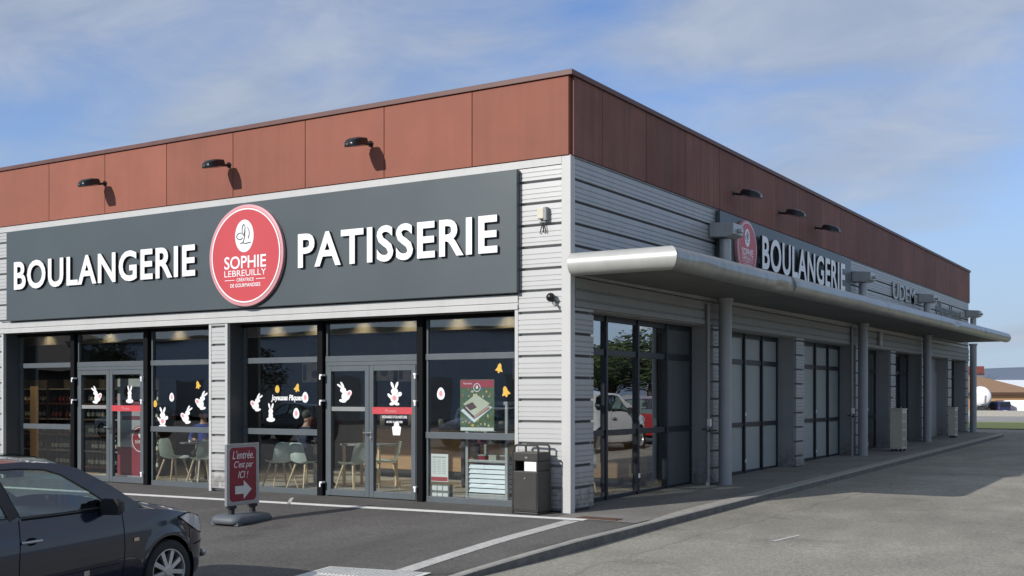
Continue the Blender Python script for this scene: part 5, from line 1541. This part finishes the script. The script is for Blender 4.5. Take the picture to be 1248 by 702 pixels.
# buildings across the car park, seen only as reflections
t = thing('warehouse', 'long pale blue warehouse mirrored in the front windows', 'building', (-70,-58,-.35))
m = MB(); m.box(-45,42,-20,0,0,7.0); m.build('wall', mat('warehouse_sky_tint', (.58,.70,.82), .7), t); m = MB(); m.box(-45.3,42.3,-20.3,.3,7.001,7.4); m.build('roof', M['darkgrey'], t)  # wall colour carries the sky blue wanted in the glass reflections
for k in range(9): m = MB(); m.box(-40+k*9,-36+k*9,.002,.05,0,3.5); m.build('door', M['galv'], t)
t = thing('showroom', 'white box shaped showroom mirrored in the right front window', 'building', (-20,-60,-.35))
m = MB(); m.box(-7.5,30,-20,0,0,5.6); m.build('wall', M['darkgrey'], t); m = MB(); m.box(-7.7,30.2,-20.2,.2,5.601,7.9); m.build('parapet', M['white'], t)
m = MB()
for k in range(5): m.box(-6+k*7,-1+k*7,.002,.05,.3,3.6)
m.build('window', M['navy'], t)
t = thing('gabled_hall', 'dark gabled hall mirrored in the left front window', 'building', (-92,-46,-.35))
m = MB(); m.box(-12,12,-16,0,0,4.2); m.build('wall', mat('hall_wall', (.07,.06,.055), .8), t)
m = MB(); m.loft([[(-13,.5,4.2),(13,.5,4.2),(0,.5,8.4)],[(-13,-16,4.2),(13,-16,4.2),(0,-16,8.4)]]); m.build('roof', mat('hall_roof', (.05,.042,.04), .8), t)

# ------------------------------------------------------------------ sky, sun, camera
sun_dir = Vector((-.69,-1.77,1.0)).normalized()
elev = math.asin(sun_dir.z)
wd = bpy.data.worlds.new('World'); S.world = wd; wd.use_nodes = True
nt = wd.node_tree; N = nt.nodes; L = nt.links
bg = N['Background']
sky = N.new('ShaderNodeTexSky'); sky.sky_type = 'NISHITA'; sky.sun_disc = False
sky.sun_elevation = elev; sky.sun_rotation = math.atan2(sun_dir.x, sun_dir.y)
sky.air_density = 1.0; sky.dust_density = .3; sky.ozone_density = 1.5; sky.altitude = 100
tc = N.new('ShaderNodeTexCoord'); sx = N.new('ShaderNodeSeparateXYZ'); L.new(tc.outputs['Generated'], sx.inputs[0])
def math_(op, a, b=None, c=None):
    k = N.new('ShaderNodeMath'); k.operation = op
    for i, v in enumerate((a,b,c)):
        if v is None: continue
        if isinstance(v, (int,float)): k.inputs[i].default_value = v
        else: L.new(v, k.inputs[i])
    return k.outputs[0]
zc = math_('MAXIMUM', sx.outputs['Z'], 0.0); den = math_('ADD', zc, .22)
cx_ = math_('DIVIDE', sx.outputs['X'], den); cy_ = math_('DIVIDE', sx.outputs['Y'], den)
cv = N.new('ShaderNodeCombineXYZ'); L.new(cx_, cv.inputs[0]); L.new(cy_, cv.inputs[1])
mp = N.new('ShaderNodeMapping'); mp.inputs['Rotation'].default_value = (0,0,math.radians(-28)); mp.inputs['Scale'].default_value = (.7,1.0,1); mp.inputs['Location'].default_value = (3.1,.7,0)
L.new(cv.outputs[0], mp.inputs[0])
n1 = N.new('ShaderNodeTexNoise'); n1.inputs['Scale'].default_value = 1.25; n1.inputs['Detail'].default_value = 9; n1.inputs['Roughness'].default_value = .47; n1.inputs['Distortion'].default_value = .35
L.new(mp.outputs[0], n1.inputs['Vector'])
n2 = N.new('ShaderNodeTexNoise'); n2.inputs['Scale'].default_value = 4.5; n2.inputs['Detail'].default_value = 8; n2.inputs['Roughness'].default_value = .6; n2.inputs['Distortion'].default_value = .6
L.new(mp.outputs[0], n2.inputs['Vector'])
comb = math_('ADD', math_('MULTIPLY', n1.outputs['Fac'], .86), math_('MULTIPLY', n2.outputs['Fac'], .14))
# more cloud overhead, clear towards the horizon
thr = math_('MULTIPLY_ADD', zc, .75, -.17)
cov = N.new('ShaderNodeMapRange'); cov.interpolation_type = 'SMOOTHSTEP'
cov.inputs[1].default_value = .40; cov.inputs[2].default_value = .60; L.new(math_('ADD', comb, thr), cov.inputs[0])
fac = math_('MULTIPLY', cov.outputs[0], .86)
ccol = N.new('ShaderNodeMix'); ccol.data_type = 'RGBA'; ccol.inputs[6].default_value = (3.9,4.6,5.8,1); ccol.inputs[7].default_value = (5.0,5.6,6.6,1)
cr = N.new('ShaderNodeMapRange'); cr.inputs[1].default_value = .35; cr.inputs[2].default_value = .65; L.new(n2.outputs['Fac'], cr.inputs[0]); L.new(cr.outputs[0], ccol.inputs[0])
mxs = N.new('ShaderNodeMix'); mxs.data_type = 'RGBA'; L.new(fac, mxs.inputs[0]); 
gain = N.new('ShaderNodeMix'); gain.data_type = 'RGBA'; gain.blend_type = 'MULTIPLY'; gain.inputs[0].default_value = 1
L.new(sky.outputs[0], gain.inputs[6]); gain.inputs[7].default_value = (.86,1.15,1.66,1)
hz = N.new('ShaderNodeMix'); hz.data_type = 'RGBA'; L.new(gain.outputs[2], hz.inputs[6]); hz.inputs[7].default_value = (4.6,5.7,7.2,1)
hf = N.new('ShaderNodeMapRange'); hf.interpolation_type = 'SMOOTHSTEP'; hf.inputs[1].default_value = 0; hf.inputs[2].default_value = .34; hf.inputs[3].default_value = .9; hf.inputs[4].default_value = .0
L.new(zc, hf.inputs[0]); L.new(hf.outputs[0], hz.inputs[0])
L.new(hz.outputs[2], mxs.inputs[6]); L.new(ccol.outputs[2], mxs.inputs[7])
L.new(mxs.outputs[2], bg.inputs['Color']); bg.inputs['Strength'].default_value = .094
sl = bpy.data.lights.new('sun', 'SUN'); sl.energy = 4.2; sl.angle = math.radians(.53); sl.color = (1,.955,.90)
so = bpy.data.objects.new('sun', sl); COL.objects.link(so); so.rotation_euler = sun_dir.to_track_quat('Z','Y').to_euler(); so.location = (-20,-40,30)
cd = bpy.data.cameras.new('camera'); cam = bpy.data.objects.new('camera', cd); COL.objects.link(cam)
cam.location = (7.746,-13.976,1.65); cam.rotation_euler = (PI/2,0,math.radians(31.85))
cd.sensor_width = 36; cd.lens = 39.9; cd.shift_y = 131/1248; cd.clip_start = .05; cd.clip_end = 12000
S.camera = cam
S.view_settings.view_transform = 'Standard'; S.view_settings.look = 'None'; S.view_settings.exposure = 0; S.view_settings.gamma = 1
S.cycles.use_denoising = True; S.cycles.max_bounces = 8; S.cycles.transparent_max_bounces = 16; S.cycles.caustics_reflective = False; S.cycles.caustics_refractive = False
S.cycles.sample_clamp_indirect = 6
